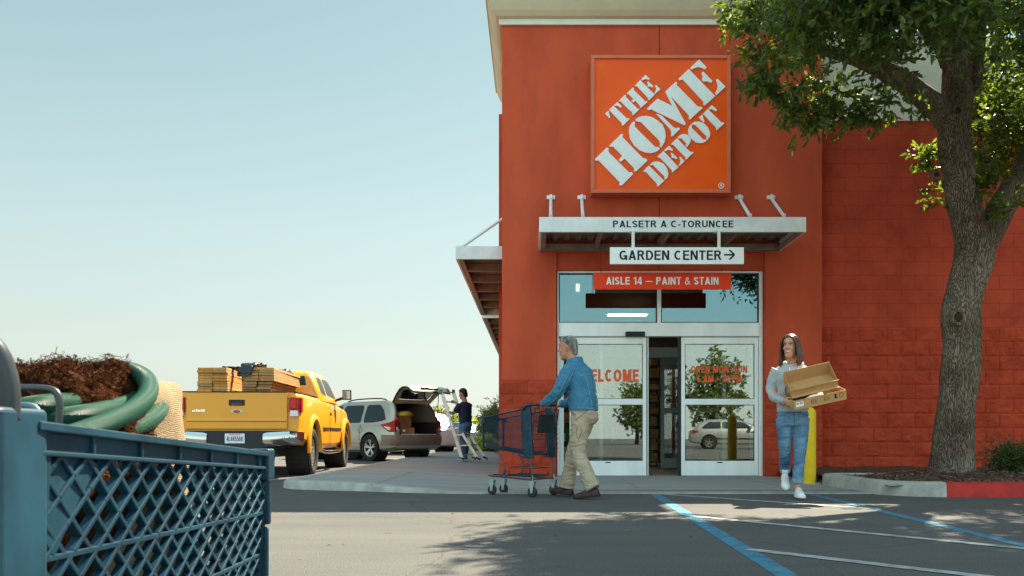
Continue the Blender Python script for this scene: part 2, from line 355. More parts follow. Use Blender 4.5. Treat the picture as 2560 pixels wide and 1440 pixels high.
# painted lines
def line(name,a,b,wd,m,z,seed):
    a=V((*a,0));b=V((*b,0));t=(b-a).normalized();nr=V((-t.y,t.x,0));L=(b-a).length;k=max(2,int(L/.05));mb=MB();vs=[]
    for i in range(k+1):
        p=a.lerp(b,i/k);e=.004*noise.noise(V((i*.9,seed,0)));e2=.004*noise.noise(V((i*.9,seed+9,0)))
        e0=.7 if i in(0,k) else 1
        vs+=[p-nr*(wd/2*e0+e)+V((0,0,z)),p+nr*(wd/2*e0+e2)+V((0,0,z))]
    mb.add(vs,[(2*i,2*i+2,2*i+3,2*i+1) for i in range(k)])
    return tag(mb.build(name,m),kind=SOLID)
PBLUE=mat('blue_road_paint',(.035,.145,.215),.8,col2=(.075,.23,.31),var=.1,vs=9,bump=.5,bs=150,dist=.003,det=9)
PWHITE=mat('white_road_paint',(.30,.30,.27),.8,col2=(.45,.45,.40),var=.25,vs=9,bump=.5,bs=150,dist=.003,det=9)
line('painted_line',(1.42,10.18),(1.22,3.0),.115,PBLUE,.002,1)
line('painted_line',(3.26,10.1),(3.02,3.0),.105,PBLUE,.002,2)
line('painted_line',(1.50,10.15),(3.2,8.15),.10,PWHITE,.004,3)
line('painted_line',(1.36,7.42),(3.05,5.25),.10,PWHITE,.004,4)
line('painted_line',(1.30,5.27),(2.98,3.4),.10,PWHITE,.004,5)
for k,(x,y) in enumerate([(-4.7,26),(-3.4,29.4),(-6.6,20.0)]):
    line('painted_line',(x+1.3,y-1.2),(x-3.2,y+2.9),.12,PWHITE,.002,10+k)
# ---------- store building ----------
YW=14.3
B=thing('store_building','red stucco and block store front with cream cornice and glass doors','building')
MORT=mat('red_mortar',(.26,.036,.017),.95,var=.15,vs=3)
def blocks(x0,x1,z0,z1,y,bw,bh,amp,off=0,res=.03,g=.006,name='block_face',mt=None):
    mb=MB();c=0;z=z1
    while z>z0+.01:
        zb=max(z0,z-bh); x=x0-((c+off)%2)*bw/2; q=0
        while x<x1-.001:
            xa=max(x0,x)+g/2;xb=min(x1,x+bw)-g/2; q+=1
            if xb-xa>.03:
                nx=max(2,int((xb-xa)/res)+1);nz=max(2,int((z-zb)/res)+1);vs=[];sd=noise.random() if False else ((q*37+c*91)%17)*.37
                tl=.35*((q*53+c*29)%11/11-.5)
                for i in range(nx+1):
                    for k in range(nz+1):
                        X=xa+(xb-xa)*i/nx;Z=zb+g/2+(z-zb-g)*k/nz
                        e=(i in(0,nx)) or (k in(0,nz))
                        d=0 if e else amp*(.5+tl*.6+.55*noise.noise(V((X*7,Z*7,sd)))+1.0*noise.noise(V((X*21,Z*21,sd+3)))) if amp>.01 else 0
                        vs.append((X,y-max(0,d),Z))
                mb.add(vs,[(i*(nz+1)+k,(i+1)*(nz+1)+k,(i+1)*(nz+1)+k+1,i*(nz+1)+k+1) for i in range(nx) for k in range(nz)])
            x+=bw
        z=zb;c+=1
    o=mb.build(name,mt,B,smooth=True,ang=38)
    m=MB(); m.box(x0,x1,y+.003,y+.02,z0,z1); m.build('mortar',MORT,o)
    return o
XL=PX(1255,YW);XR=PX(2055,YW);DL=PX(1391,YW);DR=PX(1912,YW);ZT=7.47
mb=MB()
mb.box(XL,DL,YW,14.55,0,ZT); mb.box(DR,XR,YW,14.55,0,ZT); mb.box(DL,DR,YW,14.55,3.72,ZT)
mb.box(DL,DR,YW+.055,14.545,3.43,3.72)
mb.box(XL,XL+.2,14.55,18.1,0,ZT); mb.box(XR-.2,XR,14.55,18.1,0,ZT); mb.box(XL+.2,XR-.2,17.9,18.1,3.6,ZT)
mb.build('tower_wall',RED,B)
mb=MB() # fine joints in the stucco
xm=PX(1648,YW)
for a,b in((6.95,ZT),(4.02,4.62)): mb.box(xm-.007,xm+.007,YW-.003,YW,a,b)
mb.box(xm-.007,xm+.007,YW+.052,YW+.055,3.44,3.71)
mb.build('control_joint',mat('joint_dark_red',(.16,.03,.015),.9),B)  # thin joint strips in a darker red
zb=PZ(950,YW)
blocks(PX(1247,YW),DL,0,zb,YW-.022,.475,.235,.024,name='tower_base_blocks',mt=REDB); blocks(DR,XR,0,zb,YW-.022,.475,.235,.024,1,name='tower_base_blocks',mt=REDB)
mb=MB(); mb.box(PX(1247,YW),XL,YW-.001,18,0,zb); mb.build('tower_base_side',RED,B)
# cornice on the tower, profile swept round front and sides
prof=[(.0,ZT-.001),(.045,ZT),(.045,7.56),(.10,7.585),(.155,7.66),(.20,7.75),(.25,7.86),(.27,7.86),(.27,7.99),(.0,8.0)]
def cpath(e): return [V((XL-e,18.1,0)),V((XL-e,YW-e,0)),V((XR+e,YW-e,0)),V((XR+e,18.1,0))]
rings=[[cpath(e)[i]+V((0,0,z)) for e,z in prof] for i in range(4)]
mb=MB()
for i in range(3):
    for k in range(len(prof)-1):
        mb.mi=1 if k in(1,) else 0
        mb.add([rings[i][k],rings[i+1][k],rings[i+1][k+1],rings[i][k+1]],[(0,1,2,3)])
mb.mi=0; mb.add([(XL,YW,7.98),(XR,YW,7.98),(XR,18.1,7.98),(XL,18.1,7.98)],[(0,1,2,3)])
mb.build('cornice',[BEIGE,CREAM],B,fix=False)
# right, lower wing
YR=14.55; zs=PZ(818,YR); zt=PZ(303,YR); H2=7.36
blocks(XR,13.0,zs,zt,YR-.003,.472,.236,.003,res=.12,g=.005,name='block_wall',mt=mat('red_smooth_block',(.47,.068,.034),.8,var=.16,vs=1.7,bump=.5,bs=70,dist=.006,spec=.06))
blocks(XR,13.0,0,zs,YR-.004,.472,.242,.026,1,name='split_face_wall',mt=REDB)
mb=MB(); mb.box(XR,13,YR+.02,YR+.3,0,H2-.3); mb.build('wing_core',RED,B)
mb=MB(); mb.box(XR,13,YR-.03,YR+.02,zt,H2-.12); mb.box(XR,13,YR-.07,YR+.34,H2-.12,H2)
mb.build('parapet_band',CREAM,B)
# side body behind the tower and the roof
mb=MB(); mb.box(PX(1247,18.1),XL+.4,18.1,18.9,0,7.42); mb.box(-.1,.1,18.9,48,0,7.1); mb.box(.1,26,47.8,48,0,7.1)
mb.box(12.8,13,YR+.3,48,0,7.1)
mb.build('side_wall',RED,B)
mb=MB(); mb.box(.1,12.8,YR+.3,47.8,6.9,7.0); mb.build('roof',mat('roof_membrane',(.5,.5,.48),.9,var=.1),B)
# vestibule
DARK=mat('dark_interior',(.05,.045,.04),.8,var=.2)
mb=MB(); mb.box(DL-.05,DR+.05,14.56,24,-.02,.008); mb.build('store_floor',mat('store_floor_tile',(.10,.095,.09),.35,var=.1),B)
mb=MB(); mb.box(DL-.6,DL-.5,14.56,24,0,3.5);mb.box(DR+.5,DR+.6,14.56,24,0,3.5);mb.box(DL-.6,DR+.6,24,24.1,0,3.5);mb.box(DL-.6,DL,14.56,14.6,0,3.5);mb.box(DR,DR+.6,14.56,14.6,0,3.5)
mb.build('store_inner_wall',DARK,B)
mb=MB(); mb.box(DL-.6,DR+.6,14.56,24.1,3.5,3.55); mb.build('store_ceiling',mat('ceiling_tan',(.16,.12,.06),.8,var=.1),B)
# door frame
FL=PX(1393,14.45);FR=PX(1905,14.45);YF=14.40
def zf(py): return PZ(py,14.45)
def xf(px): return PX(px,14.45)
mb=MB()
mb.box(FL,xf(1397),YF,YF+.12,.012,3.43); mb.box(xf(1896),FR,YF,YF+.12,.012,3.43)
mb.box(xf(1397),xf(1896),YF,YF+.12,zf(684),3.43); mb.box(xf(1397),xf(1896),YF-.03,YF+.14,zf(842),zf(808))
mb.box(xf(1642),xf(1652),YF+.002,YF+.10,zf(808),zf(684))
mb.build('door_frame',ALU,B,bev=.006)
mb=MB()
mb.box(xf(1392)-.01,xf(1913),YF+.13,YF+.14,3.43,3.6)
mb.box(FR+.001,DR-.001,YF,YF+.1,0,3.44)
mb.build('door_reveal',RED,B)
mb=MB()
for a,b in((1397,1642),(1652,1896)):
    x0,x1=xf(a),xf(b);z0,z1=zf(808),zf(684);y=YF+.03
    for q in((x0,x1,z0,z0+.018),(x0,x1,z1-.018,z1),(x0,x0+.018,z0+.018,z1-.018),(x1-.018,x1,z0+.018,z1-.018)): mb.box(q[0],q[1],y,y+.05,q[2],q[3])
mb.build('transom_gasket',BLACK,B)
for a,b in((1397,1642),(1652,1896)):
    mb=MB(); mb.box(xf(a)+.01,xf(b)-.01,YF+.05,YF+.056,zf(808)+.01,zf(684)-.01); mb.build('transom_pane',GLASST,B)
mb=MB(); mb.box(xf(1562),xf(1610),YF-.09,YF-.03,zf(843),zf(831)); mb.build('door_sensor',BLACK,B,bev=.012,bseg=3)
def leaf(px0,px1,y,nm):
    x0,x1=xf(px0),xf(px1); D=MB()
    z=[zf(1189),zf(1152),zf(1012),zf(997),zf(860),zf(843)]; st=.062
    D.box(x0,x0+st,y,y+.045,z[0],z[5]); D.box(x1-st,x1,y,y+.045,z[0],z[5])
    for a,b in((0,1),(2,3),(4,5)): D.box(x0+st,x1-st,y+.001,y+.044,z[a],z[b])
    d=D.build('sliding_door',ALU,B,bev=.005)
    g=MB()
    for a,b in((1,2),(3,4)): g.box(x0+st-.004,x1-st+.004,y+.020,y+.026,z[a]-.004,z[b]+.004)
    g.build('pane',GLASS,d)
    g=MB()
    for a,b in((1,2),(3,4)):
        for q in((x0+st,x1-st,z[a],z[a]+.008),(x0+st,x1-st,z[b]-.008,z[b]),(x0+st,x0+st+.008,z[a]+.008,z[b]-.008),(x1-st-.008,x1-st,z[a]+.008,z[b]-.008)): g.box(q[0],q[1],y+.008,y+.019,q[2],q[3])
    g.build('gasket',BLACK,d)
    g=MB(); xc=(x0+x1)/2; g.box(xc-.045,xc+.045,y-.004,y,z[1]-.035,z[1]-.018); g.build('maker_plate',BLACK,d)
    return d,(x0,x1,z)
dl,_=leaf(1424,1616,YF+.04,'l'); dr,_=leaf(1703,1895,YF+.04,'r')
mb=MB(); mb.box(xf(1616)+.004,xf(1616)+.018,YF+.045,YF+.08,zf(1189),zf(843)); mb.box(xf(1695),xf(1703)-.003,YF+.05,YF+.10,zf(1189),zf(843)); mb.build('door_edge_seal',BLACK,B)
mb=MB(); mb.box(xf(1618),xf(1621),YF+.045,YF+.12,zf(1189),zf(843)); mb.build('fixed_panel_edge',ALU,B)
# fixed side panels behind the leaves (their mullions show through the glass)
mb=MB()
for a,b in((1397,1410),(1809,1819),(1880,1893),(1500,1508)): mb.box(xf(a),xf(b),YF+.16,YF+.2,.012,zf(843))
mb.build('inner_mullion',ALU,B)
sign_text('WELCOME',.212,ORL,dl,PX(1523,YF+.06),YF+.0595,PZ(939,YF+.06),.79,.25,.115,'welcome_lettering',.001)
sign_text('OPEN MON–SUN',.118,ORL,dr,PX(1798,YF+.06),YF+.0595,PZ(923,YF+.06),.85,.23,.11,'hours_lettering',.001)
sign_text('6 AM – 10 PM',.118,ORL,dr,PX(1798,YF+.06),YF+.0595,PZ(947,YF+.06),.82,.23,.11,'hours_lettering',.001)
# ---------- interior things ----------
TUBE=emit('fluorescent_tube',(1,.86,.55),9)
for i,(x,y,l) in enumerate([(2.05,19.0,.85),(2.10,20.6,.9),(2.0,22.2,.9)]):
    t=thing('ceiling_light',['nearest lit fluorescent light in the row seen through the gap','middle lit fluorescent light in the row seen through the gap','farthest lit fluorescent light in the row seen through the gap','lit fluorescent light behind the left sliding door','lit fluorescent light behind the right sliding door'][i],'ceiling light',(x,y,3.35),0,'lit ceiling lights inside the store')
    m=MB(); m.box(x-l/2-.05,x+l/2+.05,y-.1,y+.1,3.35,3.42); m.build('housing',GREYM,t)
    for dy in(-.05,.05):
        m=MB(); m.tube([(x-l/2,y+dy,3.33),(x+l/2,y+dy,3.33)],.016,8); m.build('tube',TUBE,t)
x,y=PX(1444,15.6),15.6; t=thing('wall_light','glowing oval lamp behind the left transom pane','lamp',(x,y,3.2))
m=MB(); m.box(x-.09,x+.09,y-.05,y+.05,PZ(735,y),PZ(706,y)); m.build('housing',GREYM,t,bev=.03)
m=MB(); m.box(x-.03,x+.03,y-.07,y-.055,PZ(730,y),PZ(711,y)); m.build('lens',emit('warm_lens',(1,.85,.55),1.3),t,bev=.01)
# inner second door
t=thing('inner_door','inner grey framed glass door standing behind the open entrance','door',(2.6,17.2,0)); y=17.2
x0,x1=PX(1652,y),PX(1652,y)+1.15; zz=[PZ(1170,y),PZ(1146,y),PZ(1032,y),PZ(1020,y),PZ(910,y),PZ(893,y)]
m=MB(); m.box(x0,x0+.07,y,y+.05,zz[0],zz[5]); m.box(x1-.07,x1,y,y+.05,zz[0],zz[5])
for a,b in((0,1),(2,3),(4,5)): m.box(x0+.07,x1-.07,y,y+.05,zz[a],zz[b])
m.build('frame',mat('grey_green_metal',(.30,.36,.34),.5,var=.1),t)
m=MB(); m.box(x0+.06,x1-.06,y+.02,y+.026,zz[1],zz[4]); m.build('pane',glass('inner_glass',(.85,.88,.86),.12),t)
m=MB(); m.box(1.2,DR+.4,y+.02,y+.12,PZ(893,y),PZ(868,y)); tag(m.build('door_header',ALU),'pale header beam above the inner door','beam')
KR=mat('kraft_goods',(.40,.24,.09),.8,var=.35,vs=9); YG=mat('yellow_goods',(.62,.36,.08),.6,var=.2); WG=mat('white_goods',(.6,.6,.56),.6,var=.2); RG=mat('red_goods',(.45,.05,.03),.5); BG=mat('blue_goods',(.08,.2,.35),.5); GG=mat('green_goods',(.05,.2,.08),.5); STEEL=mat('dark_steel',(.06,.06,.065),.45,.6)
def shelf(x0,x1,y0,h,n,label,goods,seed):
    r=random.Random(seed); t=thing('store_shelf',label,'shelf',((x0+x1)/2,y0,0),0,'shelves of goods inside the store'); m=MB()
    for x in(x0,x1):
        for yy in(y0,y0+.5): m.box(x-.02,x+.02,yy-.02,yy+.02,0,h)
    for k in range(n): m.box(x0+.02,x1-.02,y0,y0+.5,.1+k*(h-.2)/n,.13+k*(h-.2)/n)
    m.build('rack',STEEL,t)
    for k in range(n):
        x=x0+.04; zb=.132+k*(h-.2)/n; mh=(h-.2)/n-.05
        while x<x1-.12:
            wd=min(x1-.04-x,r.uniform(.14,.30)); hh=mh*r.uniform(.5,.95); q=MB(); q.box(x,x+wd-.012,y0+r.uniform(0,.05),y0+.45,zb,zb+hh)
            tag(q.build('stocked_box',goods[(int(x*7)+k*3)%len(goods)],None),'boxed goods standing on the '+label,'goods','goods on the '+label.split(' seen')[0]); x+=wd
shelf(PX(1622,18.3),PX(1651,18.3),18.3,2.5,9,'tall narrow rack left of the inner door',[KR,YG,KR],1)
shelf(2.35,3.7,19.2,2.4,6,'wide shelf seen through the inner door',[KR,WG,YG,RG,BG],2)
shelf(.35,1.9,19.6,2.3,5,'shelf behind the left sliding door',[WG,KR,GG],3)
# ---------- entrance canopy ----------
def canopy(name,label,x0,x1,y0,y1,z0,z1,front,rods,ribs):
    t=thing(name,label,'canopy',((x0+x1)/2,y1,z0))
    m=MB(); w_=.035
    m.box(x0,x1,y0,y0+w_,z0,z1); m.box(x0,x0+w_,y0+w_,y1,z0,z1); m.box(x1-w_,x1,y0+w_,y1,z0,z1)
    m.build('fascia',GREYM,t,bev=.004)
    return t
z0,z1=3.74,3.965; cx0,cx1=.078,4.08; cy0=12.95
K=canopy('entrance_canopy','grey steel canopy above the glass doors with black lettering on its front edge',cx0,cx1,cy0,YW,z0,z1,1,[],1)
m=MB() # corrugated deck
nn=int((cx1-cx0-.07)/.19); vs=[];
for i in range(nn):
    x=cx0+.035+i*(cx1-cx0-.07)/nn; d=(cx1-cx0-.07)/nn
    for a,b,za,zc in((0,.35,3.90,3.90),(.35,.5,3.90,3.94),(.5,.85,3.94,3.94),(.85,1,3.94,3.90)):
        m.add([(x+a*d,cy0+.035,za),(x+b*d,cy0+.035,zc),(x+b*d,YW,zc),(x+a*d,YW,za)],[(0,1,2,3)])
m.build('corrugated_deck',DECK,K,fix=False)
m=MB(); m.box(cx0+.035,cx1-.035,YW-.10,YW-.002,z0,z0+.1); m.box(cx0+.035,cx1-.035,cy0+.035,cy0+.10,z0+.001,z0+.03); m.box(cx0+.036,cx0+.11,cy0+.1,YW-.1,z0,z0+.03); m.box(cx1-.11,cx1-.036,cy0+.1,YW-.1,z0,z0+.03)
for px in(1500,1665,1830): x=PX(px,13.4); m.box(x-.025,x+.025,cy0+.1,YW-.1,z0+.002,z0+.14)
m.build('beam',mat('bronze_beam',(.30,.23,.17),.6,.1,var=.15),K)
for px,pt in((1377,1377),(1457,1454),(1875,1847),(1960,1927)):
    a=V((PX(px,13.02),13.02,z1+.03)); b=V((PX(pt,YW),YW-.03,PZ(497,YW)))
    m=MB(); m.tube([a,b],.026,10); m.build('tie_rod',GREYM,K,smooth=True)
    m=MB(); m.box(b.x-.068,b.x+.068,YW-.02,YW-.002,b.z-.01,b.z+.05); m.box(b.x-.02,b.x+.02,YW-.07,YW-.02,b.z-.025,b.z+.055); m.box(a.x-.02,a.x-.012,a.y-.03,a.y+.03,z1-.002,z1+.06); m.box(a.x+.012,a.x+.02,a.y-.03,a.y+.03,z1-.002,z1+.06); m.build('bracket',GREYM,K)
sign_text('PALSETR A C-TORUNCEE',.102,INKB,K,PX(1683,cy0),cy0-.0005,PZ(560,cy0),1.16,.19,.14)
# garden centre sign
y=12.86
G=thing('hanging_sign','white GARDEN CENTER sign with arrow hanging under the entrance canopy','sign',(PX(1692,y),y,3.24))
m=MB(); m.box(PX(1525,y),PX(1860,y),y,y+.04,PZ(660,y),PZ(618,y)); m.build('panel',mat('sign_white',(.88,.91,.88),.5,var=.03),G,bev=.004)
for px in(1583,1798): m=MB(); x=PX(px,y); m.box(x-.022,x+.022,y+.012,y+.03,PZ(618,y),3.745); m.box(x-.05,x+.05,y+.01,y+.15,3.730,3.739); m.build('hanger',GREYM,G)
sign_text('GARDEN CENTER',.142,INKB,G,PX(1676,y),y-.0005,PZ(638,y),1.055,.19,.125)
m=MB(); xa,xb,zc=PX(1810,y),PX(1836,y),PZ(637,y)
for a,b in(((xa,zc),(xb,zc)),((xb,zc),(xb-.075,zc+.072)),((xb,zc),(xb-.075,zc-.072))): m.bar((a[0],y-.003,a[1]),(b[0],y-.003,b[1]),.024,.004,up=(0,1,0))
m.build('arrow',INKB,G)
y=13.45
AREd=mat('aisle_red',(.86,.052,.008),.5,var=.04)
G=thing('hanging_sign','orange red AISLE 14 paint and stain sign hanging on chains before the transom','sign',(PX(1655,y),y,PZ(724,y)))
m=MB(); m.box(PX(1483,y),PX(1828,y),y,y+.03,PZ(723.5,y),PZ(681,y)); m.build('panel',AREd,G,bev=.003)
for px in(1503,1805):
    m=MB(); x=PX(px,y); z=PZ(681,y)+.004
    while z<3.73: m.tube([(x-.005,y+.015,z),(x-.005,y+.015,z+.028),(x+.005,y+.015,z+.028),(x+.005,y+.015,z)],.0022,5,closed=True); z+=.026
    m.build('chain',BLACK,G)
sign_text('AISLE 14 — PAINT & STAIN',.118,WHITE,G,PX(1656,y),y-.0005,PZ(702,y),.93,.20,.13)
# side canopies on the left wall
def sidecan(label,y0,y1):
    x0=-1.357;x1=-.1; t=thing('side_canopy',label,'canopy',(-.6,(y0+y1)/2,3.74),0,'canopies along the side wall')
    m=MB(); m.box(x0,x0+.035,y0+.035,y1,3.74,3.965); m.box(x0,x1,y0,y0+.035,3.74,3.965); m.box(x0,x1,y1-.035,y1,3.74,3.96)
    m.build('fascia',GREYM,t,bev=.004)
    m=MB(); n_=int((y1-y0)/.2); d=(y1-y0-.07)/n_
    for i in range(n_):
        yy=y0+.035+i*d
        for a,b,za,zc in((0,.35,3.90,3.90),(.35,.5,3.90,3.94),(.5,.85,3.94,3.94),(.85,1,3.94,3.90)):
            m.add([(x0+.035,yy+a*d,za),(x0+.035,yy+b*d,zc),(x1,yy+b*d,zc),(x1,yy+a*d,za)],[(0,1,2,3)])
    m.build('corrugated_deck',DECK,t,fix=False)
    m=MB(); m.box(x0+.035,x0+.13,y0+.035,y1-.04,3.74,3.76)
    yy=y0+1.1
    while yy<y1-.3: m.box(x0+.13,x1,yy,yy+.09,3.745,3.88); yy+=1.15
    m.build('beam',MT['bronze_beam'],t)
    yy=y0+.12
    while yy<y1:
        m=MB(); a=V((x0+.12,yy,3.99)); b=V((x1,yy,4.78)); m.tube([a,b],.024,8); m.box(a.x-.03,a.x+.03,yy-.03,yy+.03,3.963,4.0); m.build('tie_rod',GREYM,t,smooth=True); yy+=(y1-y0-.24)
sidecan('grey steel side canopy at the left corner of the store, the nearer one',14.95,22.0)
sidecan('far side canopy on the left wall behind the nearer one, seen from below',22.5,33.0)
# ---------- main sign ----------
yS=14.02
S=thing('store_sign','square orange store sign with white slanted stencil letters above the canopy','sign',(PX(1652,yS),YW,PZ(482,yS)))
x0,x1,zb_,zt_=PX(1478,yS),PX(1827,yS),PZ(482,yS),PZ(137,yS); fw=.055
m=MB(); m.box(x0,x1,yS,YW-.003,zb_,zb_+fw); m.box(x0,x1,yS,YW-.003,zt_-fw,zt_); m.box(x0,x0+fw,yS+.0,YW-.003,zb_+fw,zt_-fw); m.box(x1-fw,x1,yS,YW-.003,zb_+fw,zt_-fw); m.build('frame',ORFR,S,bev=.006)
m=MB(); m.box(x0+fw-.002,x1-fw+.002,yS+.03,YW-.01,zb_+fw-.002,zt_-fw+.002); m.build('face_panel',ORANGE,S)
LET={'A':(1480,140,8),'B':(1640,140,8),'C':(1480,300,8),'D':(1640,240,8),'E':(1580,320,9)}
POLY='''A 265,1148 335,1088 340,1135 347,1175 370,1225 352,1243
A 340,1072 430,990 695,1245 748,1248 748,1262 622,1390 598,1385 600,1345
A 445,975 510,918 600,1005 580,1028 510,992 462,995
A 538,897 660,772 680,790 680,820 905,1045 945,1055 940,1075 820,1182 805,1170 805,1130 580,910 545,905
A 697,745 820,628 840,645 835,675 1065,905 1108,905 1108,920 975,1035 960,1020 965,995 868,890 825,928 795,895 830,855 735,760 705,755
A 858,590 968,480 1255,770 1150,875 1125,870 1122,835 900,600 870,602
A 985,462 1072,375 1155,455 1140,475 1075,457 1005,480
A 1120,503 1230,600 1215,627 1160,607 1130,613 1110,595 1125,570 1105,520
A 1280,577 1370,662 1265,755 1252,738 1278,690 1285,640 1265,592
C 58,780 300,548 335,570 325,615 345,655 735,1040 800,1045 825,1080 600,1305 560,1310 545,1285 558,1245 150,820 115,803 75,815
C 345,510 590,275 625,295 610,340 1020,760 1090,775 1110,810 880,1030 850,1025 840,1005 848,965 658,768 572,835 538,795 605,712 435,540 400,525 365,535
C 835,25 865,50 850,90 865,140 1215,490 1265,535 1325,540 1360,578 1290,630 1190,660 1070,650 950,600 840,500 765,370 738,240 750,140 785,70
C 860,-5 925,-55 1000,-80 1100,-83 1200,-60 1320,10 1410,90 1460,200 1475,330 1450,440 1385,552 1352,515 1370,470 1340,400 990,50 950,30 905,30
D 5,350 60,365 140,412 345,618 390,640 460,630 480,660 325,808 300,795 312,745 300,680
D 30,50 -175,245 -172,265 -150,280 -90,265 570,583 598,550 300,5 660,380 665,405 655,440 685,465 930,240 915,212 850,212 820,190 412,-225 425,-265 400,-290 185,-90 333,200
B 455,450 655,258 1185,800 980,985 945,970 955,915 560,490 525,470 480,482
B 688,232 860,68 1015,225 985,262 920,232 840,220 770,240 718,265
B 945,308 1130,495 1110,535 1010,500 955,508 920,465 938,410 915,330
B 1230,450 1395,612 1212,778 1180,738 1225,670 1238,590 1225,520 1203,470
C 1028,1018 1140,910 1445,1215 1325,1328 1302,1315 1305,1275 1085,1040 1035,1032
C 1162,888 1230,835 1320,825 1430,870 1500,960 1528,1060 1515,1140 1468,1195 1450,1170 1455,1130 1230,905 1195,895 1175,905
E 572,645 710,515 1048,880 915,995 895,980 905,950 635,670 590,660
E 728,490 835,400 925,490 910,517 830,487 745,522
E 890,545 1022,668 1005,697 940,672 890,668 900,640 880,560
E 1085,638 1185,745 1068,855 1052,835 1085,790 1093,720 1065,655
E 878,355 1015,228 1310,535 1370,535 1388,552 1220,708 1200,695 1207,660 935,375 890,365
E 1030,205 1090,150 1165,132 1250,150 1310,205 1328,270 1300,345 1238,425 1207,395 1225,345 1125,240 1080,220 1048,232
D 705,568 728,590 712,630 950,872 1000,870 1018,890 960,930 890,942 800,925 710,850 655,770 645,680 665,615
D 718,548 780,512 860,508 960,545 1040,625 1085,730 1080,800 1035,878 1010,855 1018,805 795,580 765,568 735,575
D 862,425 935,362 945,440 972,500 957,525
D 942,352 1040,258 1310,525 1365,532 1368,545 1222,678 1203,668 1210,635
D 1055,240 1120,182 1222,270 1205,302 1110,255 1072,265'''.split('\n')
WORDS=[('the_lettering',POLY[:9]),('home_lettering',POLY[9:19]),('depot_lettering',POLY[19:])]
for nm,ps in WORDS:
    m=MB()
    for ln in ps:
        t=ln.split(); ox,oy,s_=LET[t[0]]
        pts=[tuple(map(float,q.split(','))) for q in t[1:]]
        pts=[(PX(ox+a/s_,yS),PZ(oy+b/s_,yS)) for a,b in pts]
        m.prism(pts,(0,.028,0),V((0,yS+.003,0)))
    m.build('lettering',WHITE,S)
xr,zr=PX(1804,yS),PZ(463,yS)
m=MB(); m.tube([(xr+.045*math.cos(a*PI/12),yS+.025,zr+.045*math.sin(a*PI/12)) for a in range(24)],.006,6,closed=True); m.build('registered_mark',WHITE,S)
textmesh('registered_mark','R',.075,WHITE,S,face_cam(xr,yS+.024,zr),.002,.02)
# ---------- planter, tree, bollard, greenery ----------
W0=[(13.0,9.72),(4.62,9.72),(4.30,9.80),(4.08,10.02),(3.98,10.35),(3.97,11.7),(4.02,12.0),(4.25,12.1),(13.0,12.1)]
T=thing('planter_kerb','raised concrete kerb round the tree bed, bare grey at its left end and painted red further right','kerb',(4.6,9.8,0))
def kerbseg(pts,mt,name):
    m=MB();rings=[]
    # resample
    q=[]
    for a,b in zip(pts,pts[1:]):
        n=max(1,int((V(b)-V(a)).length/.22))
        q+=[V((*a,0)).lerp(V((*b,0)),i/n) for i in range(n)]
    q.append(V((*pts[-1],0)))
    for i,p in enumerate(q):
        a=q[max(0,i-1)];b=q[min(len(q)-1,i+1)];t=(b-a).normalized();nr=V((-t.y,t.x,0))
        w1=.008*noise.noise(p*4);h=.168+.005*noise.noise(p*2.3+V((5,0,0)))
        rings.append([p+nr*(.02+w1)+V((0,0,-.03)),p+nr*(.012+w1)+V((0,0,h-.03)),p+nr*(-.006+w1)+V((0,0,h-.008)),p+nr*(-.03)+V((0,0,h)),p-nr*.135+V((0,0,h)),p-nr*.15+V((0,0,h-.02)),p-nr*.15+V((0,0,-.03))])
    m.loft(rings); return m.build(name,mt,T,smooth=True,ang=50)
xs_=PX(2365,9.72)
kerbseg([(13,9.72),(xs_+.003,9.72)][::1],KRED,'red_painted_kerb')
kerbseg([(xs_,9.72)]+W0[1:],KERB,'bare_kerb')
MUL=mat('bark_mulch',(.085,.045,.028),.95,var=.6,vs=30,bump=1,bs=60,dist=.02,det=8,col2=(.17,.095,.06))
m=MB();vs=[];nx,ny=150,46
for i in range(nx+1):
    for k in range(ny+1):
        x=4.06+(12.9-4.06)*i/nx;y=9.86+(14.5-9.86)*k/ny
        d=(V((x,y,0))-V((5.75,11.6,0))).length
        z=.125+.10*math.exp(-(d/.9)**2)+.03*noise.noise(V((x*3,y*3,0)))+.02*noise.noise(V((x*14,y*14,2)))+.04*min(1,max(0,(y-12)/1.5))
        vs.append((x,y,z))
m.add(vs,[(i*(ny+1)+k,(i+1)*(ny+1)+k,(i+1)*(ny+1)+k+1,i*(ny+1)+k+1) for i in range(nx) for k in range(ny)])
tag(m.build('mulch_bed',MUL,smooth='all'),'dark bark mulch filling the bed around the tree','mulch',kind='stuff')
r=random.Random(3); m=MB()
for i in range(2600):
    x=4.15+r.random()**1.3*5;y=9.9+r.random()*2.3;d=(V((x,y,0))-V((5.75,11.6,0))).length
    z=.140+.10*math.exp(-(d/.9)**2)+.03*noise.noise(V((x*3,y*3,0)))
    a=r.random()*PI;l=r.uniform(.012,.04);wd=r.uniform(.004,.012);t=V((math.cos(a),math.sin(a),r.uniform(-.4,.5)));s_=V((-math.sin(a),math.cos(a),r.uniform(-.4,.4)))
    p=V((x,y,z)); m.add([p-t*l-s_*wd,p+t*l-s_*wd,p+t*l+s_*wd,p-t*l+s_*wd],[(0,1,2,3)])
tag(m.build('bark_chips',mat('bark_chips',(.11,.06,.035),.9,var=.5,vs=40,col2=(.26,.18,.12)),fix=False),'loose bark chips scattered over the mulch','bark chips',kind='stuff')
